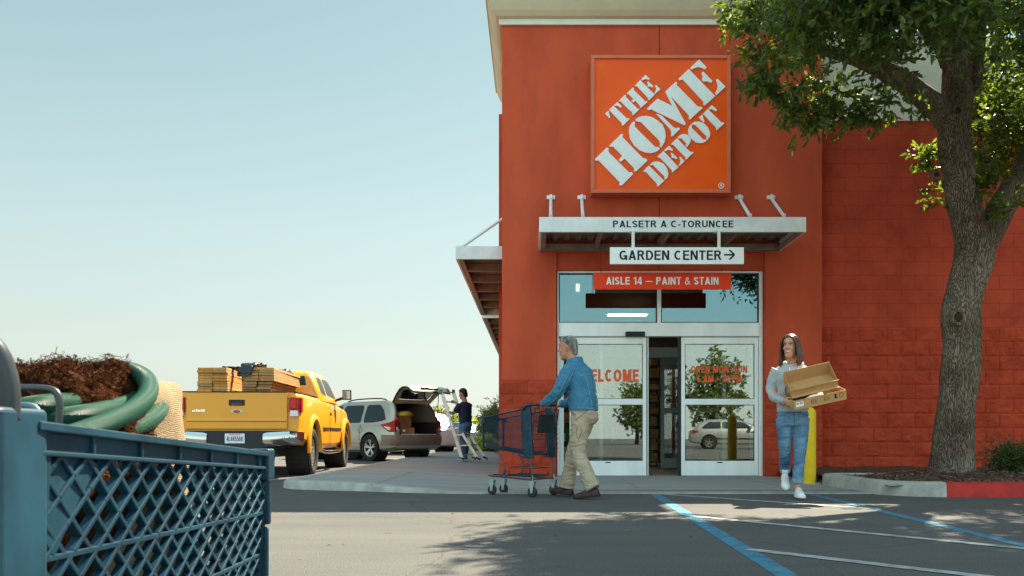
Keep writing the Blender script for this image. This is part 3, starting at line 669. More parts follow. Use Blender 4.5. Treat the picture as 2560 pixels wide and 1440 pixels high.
# bark material
def bark():
    m=bpy.data.materials.new('tree_bark'); m.use_nodes=True; t=m.node_tree; b=t.nodes['Principled BSDF']; L=t.links.new
    tc=N(t,'ShaderNodeTexCoord'); mp=N(t,'ShaderNodeMapping'); mp.inputs['Scale'].default_value=(1,1,.17); L(tc.outputs['Object'],mp.inputs[0])
    ns=N(t,'ShaderNodeTexNoise'); ns.inputs['Scale'].default_value=9; L(mp.outputs[0],ns.inputs['Vector'])
    ad=N(t,'ShaderNodeVectorMath',operation='MULTIPLY_ADD'); L(ns.outputs['Color'],ad.inputs[0]); ad.inputs[1].default_value=(.16,.16,.16); L(mp.outputs[0],ad.inputs[2])
    vo=N(t,'ShaderNodeTexVoronoi',feature='DISTANCE_TO_EDGE'); vo.inputs['Scale'].default_value=52; L(ad.outputs[0],vo.inputs['Vector'])
    r=N(t,'ShaderNodeValToRGB'); e=r.color_ramp.elements; e[0].position=.0; e[1].position=.17; e[0].color=(.080,.063,.049,1); e[1].color=(.25,.20,.155,1); L(vo.outputs['Distance'],r.inputs[0])
    n=N(t,'ShaderNodeTexNoise'); n.inputs['Scale'].default_value=2.2; n.inputs['Detail'].default_value=8; L(tc.outputs['Object'],n.inputs['Vector'])
    r2=N(t,'ShaderNodeValToRGB'); e=r2.color_ramp.elements; e[0].position=.35; e[1].position=.68; e[0].color=(.62,.55,.48,1); e[1].color=(1.25,1.25,1.2,1); L(n.outputs['Fac'],r2.inputs[0])
    mx=N(t,'ShaderNodeMix',data_type='RGBA',blend_type='MULTIPLY'); mx.inputs[0].default_value=1; L(r.outputs[0],mx.inputs[6]); L(r2.outputs[0],mx.inputs[7]); L(mx.outputs[2],b.inputs['Base Color'])
    b.inputs['Roughness'].default_value=.92; b.inputs['Specular IOR Level'].default_value=.2
    rr=N(t,'ShaderNodeMath',operation='MINIMUM'); rr.inputs[1].default_value=.14; L(vo.outputs['Distance'],rr.inputs[0])
    bp=N(t,'ShaderNodeBump'); bp.inputs['Strength'].default_value=1; bp.inputs['Distance'].default_value=.10; L(rr.outputs[0],bp.inputs['Height']); L(bp.outputs[0],b.inputs['Normal'])
    return m
BARK=bark()
def bez(pts,rs,k=3):
    pts=[V(p) for p in pts]; rs=list(rs)
    for _ in range(k):
        q=[pts[0]];qr=[rs[0]]
        for i in range(len(pts)-1):
            q+=[pts[i].lerp(pts[i+1],.25),pts[i].lerp(pts[i+1],.75)];qr+=[rs[i]*.75+rs[i+1]*.25,rs[i]*.25+rs[i+1]*.75]
        q.append(pts[-1]);qr.append(rs[-1]);pts,rs=q,qr
    return pts,rs
def limb(m,pts,rs,n=20,k=3,rough=.05,seed=0):
    pts,rs=bez(pts,rs,k);rings=[];u=V((1,0,0))
    for i,p in enumerate(pts):
        t=(pts[min(i+1,len(pts)-1)]-pts[max(i-1,0)]).normalized();u=(u-t*u.dot(t)).normalized();x=t.cross(u);ring=[]
        for j in range(n):
            d=u*math.cos(j*2*PI/n)+x*math.sin(j*2*PI/n)
            ring.append(p+d*rs[i]*(1+rough*2*noise.noise((p+d*.3)*2.2+V((seed,0,0)))+rough*noise.noise((p+d*rs[i])*9)))
        rings.append(ring)
    m.loft(rings)
TY=11.6
def tp(px,py,dy=0): return P(px,py,TY+dy)
TREE=thing('broadleaf_tree','big leafy tree with rough grey bark and forked trunk rising from the kerbed bed','tree',(PX(2378,TY),TY,.2))
m=MB()
limb(m,[tp(2378,1215),tp(2378,1180),tp(2382,1130),tp(2390,1030),tp(2400,930),tp(2405,850),tp(2402,790),tp(2410,730),tp(2432,660),tp(2436,600)],[.36,.285,.258,.245,.236,.24,.258,.228,.245,.24],28,2,.06)
limb(m,[tp(2450,650),tp(2430,590),tp(2408,500),tp(2392,400),tp(2385,330),tp(2390,260,.05),tp(2392,180,.1)],[.18,.225,.212,.20,.22,.205,.175],24,2,.07,3)
limb(m,[tp(2392,200,.1),tp(2392,120,.1),tp(2388,20,.15),tp(2375,-150,.2),tp(2350,-330,.3)],[.18,.17,.155,.12,.05],18,2,.06,5)
limb(m,[tp(2440,640),tp(2465,600,.02),tp(2500,530,.1),tp(2548,450,.2),tp(2600,350,.3),tp(2660,160,.5),tp(2700,-100,.6)],[.14,.18,.182,.17,.15,.12,.05],20,2,.06,7)
limb(m,[tp(2390,330),tp(2345,275,-.05),tp(2300,235,-.15),tp(2240,190,-.4),tp(2150,150,-.8),tp(2040,120,-1.2),tp(1940,90,-1.6)],[.16,.17,.15,.12,.09,.06,.02],18,2,.06,9)
limb(m,[tp(2430,230,.1),tp(2440,120,.3),tp(2450,-20,.5),tp(2500,-200,.8)],[.12,.12,.10,.03],14,2,.06,11)
limb(m,[tp(2370,160,.1),tp(2330,60,-.2),tp(2260,-60,-.8),tp(2150,-200,-1.5)],[.10,.09,.07,.02],14,2,.06,12)
# burrs
for px,py,a in((2375,800,.11),(2410,285,.10)):
    c=tp(px,py)
m.build('trunk',BARK,TREE,smooth='all')
for px,py,y_,rr_ in((2397,792,TY-.25,.085),(2395,277,TY-.215,.065),(2462,612,TY-.215,.058),(2342,437,TY-.10,.05)):
    c=P(px,py,y_); k=MB(); k.tube([c+V((math.cos(a*PI/9)*rr_*.8,-.0+.03*abs(math.cos(a*PI/9)),math.sin(a*PI/9)*rr_*1.15)) for a in range(18)],.030,8,closed=True)
    kk=k.build('knot_rim',BARK,TREE,smooth='all')
    k=MB(); k.lathe([(.001,-.012),(rr_*.6,-.006),(rr_*1.02,.03)],c,14,ax='y'); k.build('knot_hollow',mat('knot_dark',(.05,.025,.014),.8,var=.4,vs=20),TREE,smooth='all')
# crown
def leaves(m,centers,n,L,Wd,seed,spread,droop=.3):
    r=random.Random(seed)
    for _ in range(n):
        c=r.choice(centers); p=c[0]+V((r.gauss(0,1),r.gauss(0,1),r.gauss(0,.75)))*c[1]*spread
        # a spray: 5-8 leaves from one point
        ax=V((r.gauss(0,1),r.gauss(0,1),r.gauss(-.1,.8))).normalized()
        for j in range(r.randint(5,8)):
            t=(ax*1.1+V((r.gauss(0,1),r.gauss(0,1),r.gauss(-droop,.8))).normalized()).normalized()
            s_=t.cross(V((r.gauss(0,1),r.gauss(0,1),r.gauss(0,1)))).normalized(); l=L*r.uniform(.6,1.15); w_=Wd*r.uniform(.7,1.2)/2
            nn=t.cross(s_)*l*.12
            q=p+ax*.03*j
            m.add([q,q+t*l*.35+s_*w_-nn*.3,q+t*l*.75+s_*w_*.8+nn*.3,q+t*l+nn,q+t*l*.75-s_*w_*.8+nn*.3,q+t*l*.35-s_*w_-nn*.3],[(0,1,2,3,4,5)])
def LEAFM(name,c,c2,tl=.38):
    m=bpy.data.materials.new(name); m.use_nodes=True; t=m.node_tree; b=t.nodes['Principled BSDF']; L=t.links.new
    g=N(t,'ShaderNodeNewGeometry'); r=N(t,'ShaderNodeValToRGB'); e=r.color_ramp.elements; e[0].color=(*c,1); e[1].color=(*c2,1); e[0].position=.1; e[1].position=.95
    L(g.outputs['Random Per Island'],r.inputs[0]); L(r.outputs[0],b.inputs['Base Color']); b.inputs['Roughness'].default_value=.42; b.inputs['Specular IOR Level'].default_value=.45
    tr=N(t,'ShaderNodeBsdfTranslucent'); mm=N(t,'ShaderNodeMix',data_type='RGBA',blend_type='MULTIPLY'); mm.inputs[0].default_value=1; L(r.outputs[0],mm.inputs[6]); mm.inputs[7].default_value=(5.2,4.4,1.1,1); L(mm.outputs[2],tr.inputs[0])
    mx=N(t,'ShaderNodeMixShader'); mx.inputs[0].default_value=tl; o=t.nodes['Material Output']; L(b.outputs[0],mx.inputs[1]); L(tr.outputs[0],mx.inputs[2]); L(mx.outputs[0],o.inputs[0])
    MT[name]=m; return m
LEAF=LEAFM('tree_leaf',(.020,.046,.012),(.075,.112,.026),.38)
r=random.Random(11); cl=[]
def inb(px,py): # visible outline of the crown's lower side, in photo pixels at the tree's depth
    pts=[(1860,30),(1875,110),(1890,190),(1960,250),(1985,310),(2050,290),(2120,235),(2230,190),(2300,140),(2370,140),(2440,240),(2450,330),(2470,420),(2560,380),(2700,380)]
    for a,b in zip(pts,pts[1:]):
        if a[0]<=px<=b[0]: return py<a[1]+(b[1]-a[1])*(px-a[0])/(b[0]-a[0])
    return px>2700
tries=0
while len(cl)<620 and tries<260000:
    tries+=1
    y=r.uniform(8.0,13.3); px=r.uniform(1860,2950); z=r.uniform(3.9,8.9); x=PX(px,y)
    gx,gy=x-.48*z,y-.78*z
    if gx<-.02*gy or gx<.02 and gy<9: continue
    if 1.3<gx<3.9 and 6.9<gy<9.2: continue
    if 2.5<gx<4.1 and 4.9<gy<6.9 and r.random()<.72: continue
    if 2230<px<2520 and y<11.7 and (CY-(z-CH)*F/y)>60: continue
    if 2440<px<2640 and y<12 and r.random()<.5: continue
    if inb(px-75,(CY-(z-CH)*F/y)+40):
        if ((x-5.7)/4.6)**2+((y-10.3)/2.7)**2+((z-5.9)/3.1)**2<1:
            # leave irregular hollows
            if noise.noise(V((x*1.1,y*1.1,z*1.1)))>.03: cl.append((V((x,y,z)),r.uniform(.12,.25)))
hi=[]; tries=0
while len(hi)<190 and tries<40000: # the upper crown, above the frame, that throws the dappled shade
    tries+=1; z=r.uniform(6.6,8.9); gx=r.uniform(.0,4.6); gy=r.uniform(3.9,6.9)
    if gx<.35 and gy<5: continue
    if 2.5<gx<4.1 and 4.9<gy and r.random()<.75: continue
    if noise.noise(V((gx*1.5,gy*1.5,z*.7)))<-.12: continue
    hi.append((V((gx+.48*z,gy+.78*z,z)),r.uniform(.16,.28)))
m=MB(); leaves(m,hi,4200,.135,.05,55,1.0); leaves(m,cl,14500,.105,.036,5,1.08)
# hanging outer sprays
ed=[(P(px,py,y),.10) for px,py,y in [(1850,12,9.6),(1875,70,9.6),(1885,130,9.8),(1890,180,9.8),(1905,190,9.7),(1930,215,9.8),(1975,285,9.9),(2010,295,9.9),(2020,305,10),(2110,270,10),(2170,280,10),(2145,290,10.1),(2050,270,10),(2300,270,11),(2325,380,11.9),(2320,400,11.9),(2345,490,11.6),(2450,300,11.5),(2470,380,11.5),(2480,430,11.6),(2440,470,11.6),(2510,510,11.2),(2250,230,10.4),(2500,150,12.4),(2530,220,12.5),(2480,240,12.4),(2540,300,12.3),(2510,370,12.3),(2475,180,12.6),(2550,120,12.6),(2490,320,12.3),(2550,400,12.2),(2465,410,12.2),(2100,290,10.3),(2200,250,10.3),(1990,240,10),(1830,40,9.8),(1860,30,9.8),(1950,230,9.8),(2090,240,10.1)]]
for _ in range(46): ed.append((P(r.uniform(2435,2640),r.uniform(70,470),r.uniform(12.8,13.6)),r.uniform(.13,.22)))
leaves(m,ed,1500,.11,.038,8,.9,.6)
m.build('crown',LEAF,TREE,fix=False)
# low bush at the right end of the bed
def bush(name,label,cat,c,rx,ry,rz,n,L,W_,mt,seed,group=None,stem=True):
    t=thing(name,label,cat,c,0,group); r=random.Random(seed); cc=[]
    for _ in range(60):
        d=V((r.gauss(0,1),r.gauss(0,1),r.gauss(0,1))).normalized()*r.random()**.4
        cc.append((V(c)+V((d.x*rx,d.y*ry,rz+d.z*rz)),min(rx,rz)*.22))
    m=MB(); leaves(m,cc,n,L,W_,seed,1.0,-.2); m.build('foliage',mt,t,fix=False)
    if stem:
        m=MB()
        for a in range(5): m.tube([V(c)+V((.02*a-.04,0,-.05)),V(c)+V((rx*.5*math.cos(a*1.3),ry*.5*math.sin(a*1.3),rz*1.2))],[max(.008,rx*.03),.004],6)
        m.build('stem',BARK,t)
    return t
DKL=LEAFM('dark_bush_leaf',(.015,.045,.012),(.04,.085,.02),.25); YGL=LEAFM('yellow_green_leaf',(.10,.15,.025),(.24,.28,.04),.4); OLL=LEAFM('olive_leaf',(.05,.08,.02),(.11,.13,.035),.3)
bush('low_bush','dark green low bush at the right end of the mulch bed','bush',(PX(2535,11.8),11.8,.16),.40,.35,.20,420,.07,.016,DKL,4)
# bollard
bx,by=PX(2024,12.1),12.1
bp_=thing('bollard','yellow steel bollard standing behind the woman in the hoodie','bollard',(bx,by,0))
m=MB(); m.lathe([(.088,0),(.088,.99),(.085,1.02),(.072,1.05),(.042,1.08),(.001,1.09)],(bx,by,0),32,cap=False); m.build('post',mat('yellow_paint',(.80,.53,.015),.42,var=.08,vs=5,bump=.2,bs=30),bp_,smooth='all')
m=MB(); m.lathe([(.001,.012),(.15,.012),(.16,.006),(.165,0)],(bx,by,.012),24); m.build('base_collar',KERB,bp_,smooth=True)
# ---------- far things ----------
bush('flowering_hedge','low yellow green hedge beyond the far end of the pavement','hedge',(PX(1212,33),33,0),.85,.5,.30,900,.10,.05,YGL,21)
bush('palm_bush','spiky yellow green bush beyond the dark blue cars','bush',(PX(1192,70),70,0),.9,.8,.85,260,.7,.09,YGL,22)
bush('round_conifer','upright dense shrub against the left edge of the store base','shrub',(PX(1236,38),38,.0),.62,.6,1.10,1500,.22,.03,OLL,23)
for i,(px,y,rx,rz,lab) in enumerate([(1075,85,3.2,1.6,'distant olive tree left of the ladder'),(1125,95,3.0,1.3,'distant low tree showing between the ladder rungs'),(990,110,3.5,1.4,'distant tree hidden mostly behind the open tailgate')]):
    bush('distant_tree',lab,'tree',(PX(px,y),y,.3),rx,2,rz*.9,700,.5,.2,OLL,30+i,'trees on the horizon')
t=thing('far_building','pale flat building far away between the ladder and the store corner','building',(PX(1180,140),140,0)); y=140
m=MB(); m.box(PX(1150,y),PX(1204,y),y,y+12,0,1.7); m.build('wall',CREAM,t)
m=MB(); m.box(PX(1148,y),PX(1206,y),y-.3,y+12.3,1.7,1.95); m.build('roof',BEIGE,t)
m=MB(); m.box(PX(1160,y),PX(1195,y),y-.05,y,.6,1.3); m.build('window',mat('dark_window',(.05,.08,.09),.15),t)
# trees on the far side of the lot, behind the camera, that the glass reflects
for i,(px,D,h_,wd) in enumerate([(1780,48,5.4,1.9),(1592,62,4.6,1.3)]):
    Y=2*14.45-D; X=PX(px,D); t=thing('lot_tree',['tall round','smaller dark','far low','wide spreading'][i]+' tree across the lot mirrored in the entrance glass','tree',(X,Y,0),0,'trees mirrored in the entrance glass')
    r=random.Random(60+i); cc=[]
    for _ in range(40):
        d=V((r.gauss(0,1),r.gauss(0,1),r.gauss(0,1))).normalized()*r.random()**.35
        cc.append((V((X+d.x*wd*.8,Y+d.y*1.8,h_*.58+d.z*h_*.42)),.35))
    m=MB(); leaves(m,cc,900,.26,.09,61+i,1.0); m.build('crown',OLL,t,fix=False)
    m=MB(); m.tube([(X,Y,0),(X+.1,Y,h_*.4),(X,Y,h_*.8)],[.16,.12,.05],8,1); m.build('trunk',BARK,t,smooth='all')

m=MB(); r=random.Random(77)
for i in range(150):
    if i<90: x=r.uniform(3.2,9);y=9.62-abs(r.gauss(0,.16))
    else: x=r.uniform(-1.5,6);y=r.uniform(3.6,9.6)
    a=r.random()*PI*2;l=r.uniform(.012,.035);t=V((math.cos(a),math.sin(a),0))*l;s_=V((-math.sin(a),math.cos(a),0))*l*.3;p=V((x,y,.003))
    m.add([p-t,p-s_+V((0,0,.006)),p+t+V((0,0,.003)),p+s_+V((0,0,.001))],[(0,1,2,3)])
tag(m.build('leaf_litter',mat('dry_leaf',(.20,.13,.05),.9,var=.5,vs=9),fix=False),'small dry leaves scattered on the asphalt before the kerb','leaf litter',kind='stuff')
# ---------- vehicles ----------
YEL=mat('truck_yellow',(.80,.33,.004),.38,var=.03,vs=2,coat=.45,spec=.4)
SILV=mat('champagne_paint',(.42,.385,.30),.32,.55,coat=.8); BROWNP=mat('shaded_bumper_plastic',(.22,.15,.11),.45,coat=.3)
WPAINT=mat('white_paint',(.72,.70,.66),.35,coat=.8); NAVYP=mat('navy_paint',(.015,.04,.085),.3,.2,coat=.9); SPAINT=mat('silver_paint',(.34,.34,.33),.35,.4,coat=.3)
CHROME=mat('chrome',(.52,.52,.50),.12,1); TYRE=mat('tyre_rubber',(.022,.021,.02),.85,bump=.5,bs=40,dist=.01); RIMM=mat('alloy_rim',(.58,.57,.54),.28,.85)
CGLASS=glass('car_glass',(.30,.36,.35),.10); LRED=mat('red_lamp',(.36,.006,.008),.3,coat=.25); LCLR=mat('clear_lamp',(.75,.68,.66),.15,coat=1); TRIM=mat('black_trim',(.025,.025,.025),.5); CARIN=mat('car_interior',(.02,.019,.018),.8)
CARPET=mat('boot_trim',(.16,.13,.10),.9,var=.2); SEATM=mat('seat_cloth',(.09,.085,.08),.9)
def rrect(x0,x1,hy,z,r=.25,n=5,ry=None):
    ry=ry or r;p=[]
    for cx_,cy_,a0 in((x1-r,hy-ry,0),(x0+r,hy-ry,90),(x0+r,-hy+ry,180),(x1-r,-hy+ry,270)):
        for i in range(n+1): a=R(a0+90*i/n); p.append(V((cx_+r*math.cos(a),cy_+ry*math.sin(a),z)))
    return p
def boolcut(o,cutters):
    for c_ in cutters:
        m=o.modifiers.new('x','BOOLEAN'); m.operation='DIFFERENCE'; m.object=c_; m.solver='EXACT'
    bake(o)
    for c_ in cutters: bpy.data.objects.remove(c_)
def wheel(par,x,y,r,wd,style,side):
    # side=+1 : outer face towards +y
    m=MB(); h=wd/2; rr_=r*.64
    prof=[(rr_,-h*.8),(r*.80,-h),(r*.93,-h*.98),(r*.985,-h*.85),(r,-h*.6),(r,h*.6),(r*.985,h*.85),(r*.93,h*.98),(r*.80,h),(rr_,h*.8),(rr_*.97,h*.3),(rr_*.97,-h*.6)]
    m.lathe(prof,(x,y,r),40,ax='y'); 
    rings=m; m.f.append(()) if False else None
    n=len(prof); base=0
    m.add([],[]); 
    for k in range(40): # tread blocks
        a=2*PI*k/40
        for q in(-1,1):
            c_=V((x+math.cos(a+q*.04)*r,y+q*h*.62,r+math.sin(a+q*.04)*r)); M=Matrix.Translation(c_)@Matrix.Rotation(-a-q*.04+0,4,'Y')
            m.box(-.012,.010,-h*.26,h*.26,-r*.055,r*.055,M)
    w_=m.build('wheel',TYRE,par,smooth=True,local=True)
    m=MB(); s=side; yo=y+s*h*.62; yi=y+s*h*.15
    m.lathe([(rr_*1.02,yo+s*.012),(rr_*.93,yo+s*.006),(rr_*.9,yi),(rr_*.88,y-s*h*.5)],(x,0,r),36,ax='y')
    m.lathe([(.001,yo-s*.01),(r*.09,yo-s*.01),(r*.13,yo-s*.03),(r*.14,yi-s*.03)],(x,0,r),18,ax='y')
    ns={'ten':5,'five':5,'six':6}[style]
    for k in range(ns):
        for d in((-.16,.16) if style=='ten' else (-.0,)):
            a=2*PI*k/ns+.3; a1=a+d
            p0=V((x+math.cos(a+d*.4)*r*.10,yo-s*.03,r+math.sin(a+d*.4)*r*.10)); p1=V((x+math.cos(a1)*rr_*.95,yo-s*.004,r+math.sin(a1)*rr_*.95))
            m.bar(p0,p1,r*(.085 if style=='ten' else .17),.03,up=(0,1,0))
    m.build('rim',RIMM,w_,smooth=True,local=True,ang=30)
    m=MB(); m.lathe([(.001,y-s*h*.1),(rr_*.9,y-s*h*.1)],(x,0,r),20,ax='y'); m.build('brake_disc',TRIM,w_,local=True)
    return w_
def local_text(txt,h,mt,par,pos,dirx,nrm,up=V((0,0,1)),sx=.8,t=.18,name='lettering'):
    M=wm(par); p=M@V(pos); q=M.to_3x3()
    return sign_text(txt,h,mt,par,p.x,p.y,p.z,sx,t,.12,name,.002,dirx=q@V(dirx),nrm=q@V(nrm),up=q@V(up))
# --- yellow pickup: local x forward from the rear axle, y to the left ---
ang=R(90+3.6)
PT=V((-4.86,15.12,0))
TR=thing('pickup_truck','yellow pickup truck with its back to the viewer, bed stacked with lumber','pickup truck',PT,ang)
def sect(x,hw,zb,zt,dr=0):
    s=[(-hw*.90,zb),(-hw*.975,zb+.10),(-hw,zb+.35),(-hw*.995,(zb+zt)/2+.08),(-hw*.975,zt-.16),(-hw*.95,zt-.05),(-hw*.90,zt)]
    s=s+[(-y,z) for y,z in s[::-1]]
    return [V((x,y,z)) for y,z in s]
m=MB()
m.loft([sect(-1.17,.985,.60,1.385),sect(-1.10,1.0,.56,1.39),sect(-.6,1.01,.52,1.39),sect(0,1.01,.5,1.385),sect(.62,1.0,.47,1.38),sect(.80,1.0,.45,1.375)])
bed=m.build('bed',YEL,TR,smooth=True,local=True,ang=28)
m=MB(); m.box(-1.3,.72,-.80,.80,.86,2.2); c1=m.build('c',None,TR,local=True)
m=MB(); m.lathe([(.50,-1.3),(.50,1.3)],(0,0,.47),40,ax='y',cap=True); c2=m.build('c',None,TR,local=True)
boolcut(bed,[c1,c2]); bed.data.set_sharp_from_angle(angle=R(28))
m=MB(); m.loft([sect(.83,.995,.45,1.375),sect(1.2,1.0,.44,1.37),sect(2.6,1.0,.44,1.33),sect(3.1,1.0,.46,1.30),sect(4.1,.98,.50,1.24),sect(4.45,.93,.52,1.16),sect(4.6,.82,.55,1.05)])
body=m.build('body',YEL,TR,smooth=True,local=True,ang=28)
m=MB(); m.lathe([(.50,-1.3),(.50,1.3)],(3.57,0,.47),40,ax='y',cap=True); c2=m.build('c',None,TR,local=True)
boolcut(body,[c2]); body.data.set_sharp_from_angle(angle=R(28))
m=MB(); cabsec=[(.86,3.28,.945,1.34),(.88,3.05,.925,1.45),(.92,2.80,.875,1.60),(.97,2.55,.815,1.75),(1.02,2.40,.765,1.84),(1.12,2.25,.70,1.895),(1.35,2.05,.55,1.92)]
m.loft([rrect(a,b,c_,z,.16,4,.10) for a,b,c_,z in cabsec]); cab=m.build('cab',YEL,TR,smooth=True,local=True,ang=45)
def cy(z): # cab half width
    for (a,b,c0,z0_),(a2,b2,c2_,z2) in zip(cabsec,cabsec[1:]):
        if z0_<=z<=z2: return c0+(c2_-c0)*(z-z0_)/(z2-z0_)
def sidepane(name,pts,par,yf,mt,th=.004,off=.004):
    zs=[z for _,z in pts]; z0,z1=min(zs),max(zs); K=12; rows=[]
    for i in range(K+1):
        z=z0+(z1-z0)*(.004+.992*i/K); xs=[]
        for (xa,za),(xb,zb) in zip(pts,pts[1:]+pts[:1]):
            if (za-z)*(zb-z)<=0 and abs(za-zb)>1e-9: xs.append(xa+(xb-xa)*(z-za)/(zb-za))
        if len(xs)>1: rows.append((min(xs),max(xs),z))
    for s in(-1,1):
        m=MB(); vs=[V((x,s*(yf(z)+o),z)) for a,b,z in rows for x in(a,b) for o in(off,-.02)]
        m.loft([[vs[4*i],vs[4*i+1],vs[4*i+3],vs[4*i+2]] for i in range(len(rows))]); m.build(name,mt,par,local=True)
CG2=mat('tinted_glass',(.015,.030,.033),.28,spec=.22)
def rpoly(p,k=2): 
    p=list(p)
    for _ in range(k):
        q=[]
        for a,b in zip(p,p[1:]+p[:1]): q+=[(a[0]*.9+b[0]*.1,a[1]*.9+b[1]*.1),(a[0]*.1+b[0]*.9,a[1]*.1+b[1]*.9)]
        p=q
    return p
sidepane('side_window',rpoly([(1.12,1.46),(1.62,1.45),(1.66,1.80),(1.18,1.80)]),TR,cy,CG2)
sidepane('side_window',rpoly([(1.72,1.45),(2.72,1.43),(2.38,1.80),(1.76,1.80)]),TR,cy,CG2)
m=MB(); m.add([(.935,-.70,1.50),(.935,.70,1.50),(.99,.64,1.80),(.99,-.64,1.80)],[(0,1,2,3)]); 
for i in range(4): pass
m.v=[(x-.03,y,z) for x,y,z in m.v]; m.build('rear_window',CG2,TR,local=True)
m=MB(); m.add([(3.10,-.80,1.42),(3.10,.80,1.42),(2.46,.66,1.83),(2.46,-.66,1.83)],[(0,1,2,3)]); m.v=[(x+.02,y,z) for x,y,z in m.v]; m.build('windscreen',CG2,TR,local=True)
# tailgate with shallow crease
tg=thing('x','','',(0,0,0)); bpy.data.objects.remove(tg)
m=MB(); m.box(-1.215,-1.165,-.80,.80,.79,1.385); g=m.build('tailgate',YEL,TR,local=True,bev=.014,bseg=3)
m=MB(); m.loft([[V((-1.214,y,.905)),V((-1.232,y,.925)),V((-1.214,y,.975))] for y in(-.78,.78)]); m.build('crease',YEL,g,local=True)
m=MB(); m.box(-1.225,-1.1,-.80,.80,1.386,1.402); m.build('top_cap',TRIM,g,local=True,bev=.004)
m=MB(); m.box(-1.228,-1.214,-.125,.125,1.17,1.265); m.build('handle',TRIM,g,local=True,bev=.012,bseg=3)
m=MB(); m.box(-1.236,-1.226,-.085,.085,1.18,1.215); m.build('handle_grip',mat('grip_grey',(.07,.07,.07),.4),g,local=True)
m=MB(); m.lathe([(.001,-.006),(.92,-.004),(1,0)],(0,0,0),28,M=Matrix.Translation((-1.218,0,1.075))@Matrix.Diagonal((1,.098,.037,1)),ax='x'); m.build('emblem',mat('emblem_silver',(.62,.50,.40),.3,.3),g,local=True)
m=MB(); m.lathe([(.001,-.006),(1,-.0045)],(0,0,0),24,M=Matrix.Translation((-1.2215,0,1.075))@Matrix.Diagonal((1,.055,.026,1)),ax='x'); m.build('emblem',mat('emblem_red',(.40,.10,.05),.4,var=.5,vs=60),g,local=True)
local_text('4 X 4'.replace('X','L'),.042,CHROME,g,(-1.217,.595,1.078),(0,-1,0),(-1,0,0),sx=1.2,t=.3,name='badge') if False else None
m=MB() # chrome side badge, blocky unreadable marks as on the tailgate
for k,(a,b) in enumerate([(0,.05),(.055,.085),(.09,.13),(.135,.165),(.17,.20)]): m.box(-1.222,-1.214,.70-b,.70-a,1.068,1.068+(.03,.045,.035,.04,.045)[k])
m.build('badge',CHROME,g,local=True)
for s in(-1,1):
    m=MB(); P0=[]
    for z in(.985,1.06,1.20,1.27,1.305):
        w_=.15 if z<1.29 else .12
        P0.append([V((-1.222,s*.825,z)),V((-1.222,s*(.985-.012*(z>1.2)),z)),V((-1.18,s*1.018,z)),V((-1.06,s*1.022,z)),V((-1.06,s*.9,z)),V((-1.16,s*.825,z))])
    tl=m.loft(P0[1:]) ; tl=m.build('tail_lamp',LRED,TR,local=True,bev=.01)
    m=MB(); m.box(-1.226,-1.10,s*.84 if s>0 else -.975,.975 if s>0 else -.84,.995,1.095); m.build('reversing_lens',LCLR,tl,local=True,bev=.01)
    m=MB(); m.box(-1.235,-1.19,s*.85 if s>0 else -.96,.96 if s>0 else -.85,1.11,1.28); m.build('lamp_core',mat('bright_red_lens',(.60,.010,.010),.3,coat=.2),tl,local=True,bev=.02)
# bumper
m=MB()
for s in(-1,1):
    m=MB(); R_=[]
    for y,x,z0_,z1_ in((.44,-1.33,.49,.72),(.50,-1.345,.50,.735),(.75,-1.335,.53,.75),(.93,-1.27,.55,.755),(1.01,-1.14,.57,.75),(1.02,-.95,.58,.74)):
        R_.append([V((x+.02,s*y,z0_)),V((x-.012,s*y,z0_+.05)),V((x-.015,s*y,z1_-.06)),V((x+.01,s*y,z1_)),V((x+.12,s*y*.96,z1_)),V((x+.12,s*y*.96,z0_))])
    m.loft(R_); bp_=m.build('bumper_end',CHROME,TR,local=True,smooth=True,ang=50)
    m=MB(); m.lathe([(.001,0),(.02,0),(.02,.01)],(-1.352,s*.62,.62),12,ax='x'); m.build('sensor',TRIM,bp_,local=True)
m=MB(); m.box(-1.33,-1.15,-.44,.44,.47,.74); m.box(-1.29,-1.13,-.92,.92,.735,.765); m.box(-1.1,-1.0,-.8,.8,.5,.8); m.build('bumper_centre',mat('dark_step_pad',(.035,.037,.04),.6),TR,local=True,bev=.012)
m=MB(); m.box(-1.336,-1.33,-.155,.155,.565,.72); lp=m.build('licence_plate',mat('plate_white',(.74,.76,.80),.4),TR,local=True)
local_text('4L445568',.072,mat('plate_blue',(.03,.05,.16),.5),lp,(-1.3365,0,.635),(0,-1,0),(-1,0,0),sx=.60,t=.17,name='plate_number')
m=MB(); m.box(-1.3375,-1.336,-.09,.09,.695,.707); m.build('plate_script',mat('plate_red',(.55,.10,.08),.5),lp,local=True)
m=MB(); m.box(-1.05,4.3,-.62,-.5,.34,.50); m.box(-1.05,4.3,.5,.62,.34,.50); m.tube([(0,-.8,.38),(0,.8,.38)],.06,10); m.lathe([(.001,-.16),(.14,-.1),(.16,0),(.14,.1),(.001,.16)],(0,0,.38),14,ax='x'); m.tube([(-1.0,-.5,.36),(-.6,-.55,.38),(.7,-.6,.4)],.035,8); m.box(-1.1,-.85,-.6,.6,.40,.52); m.build('chassis',TRIM,TR,local=True)
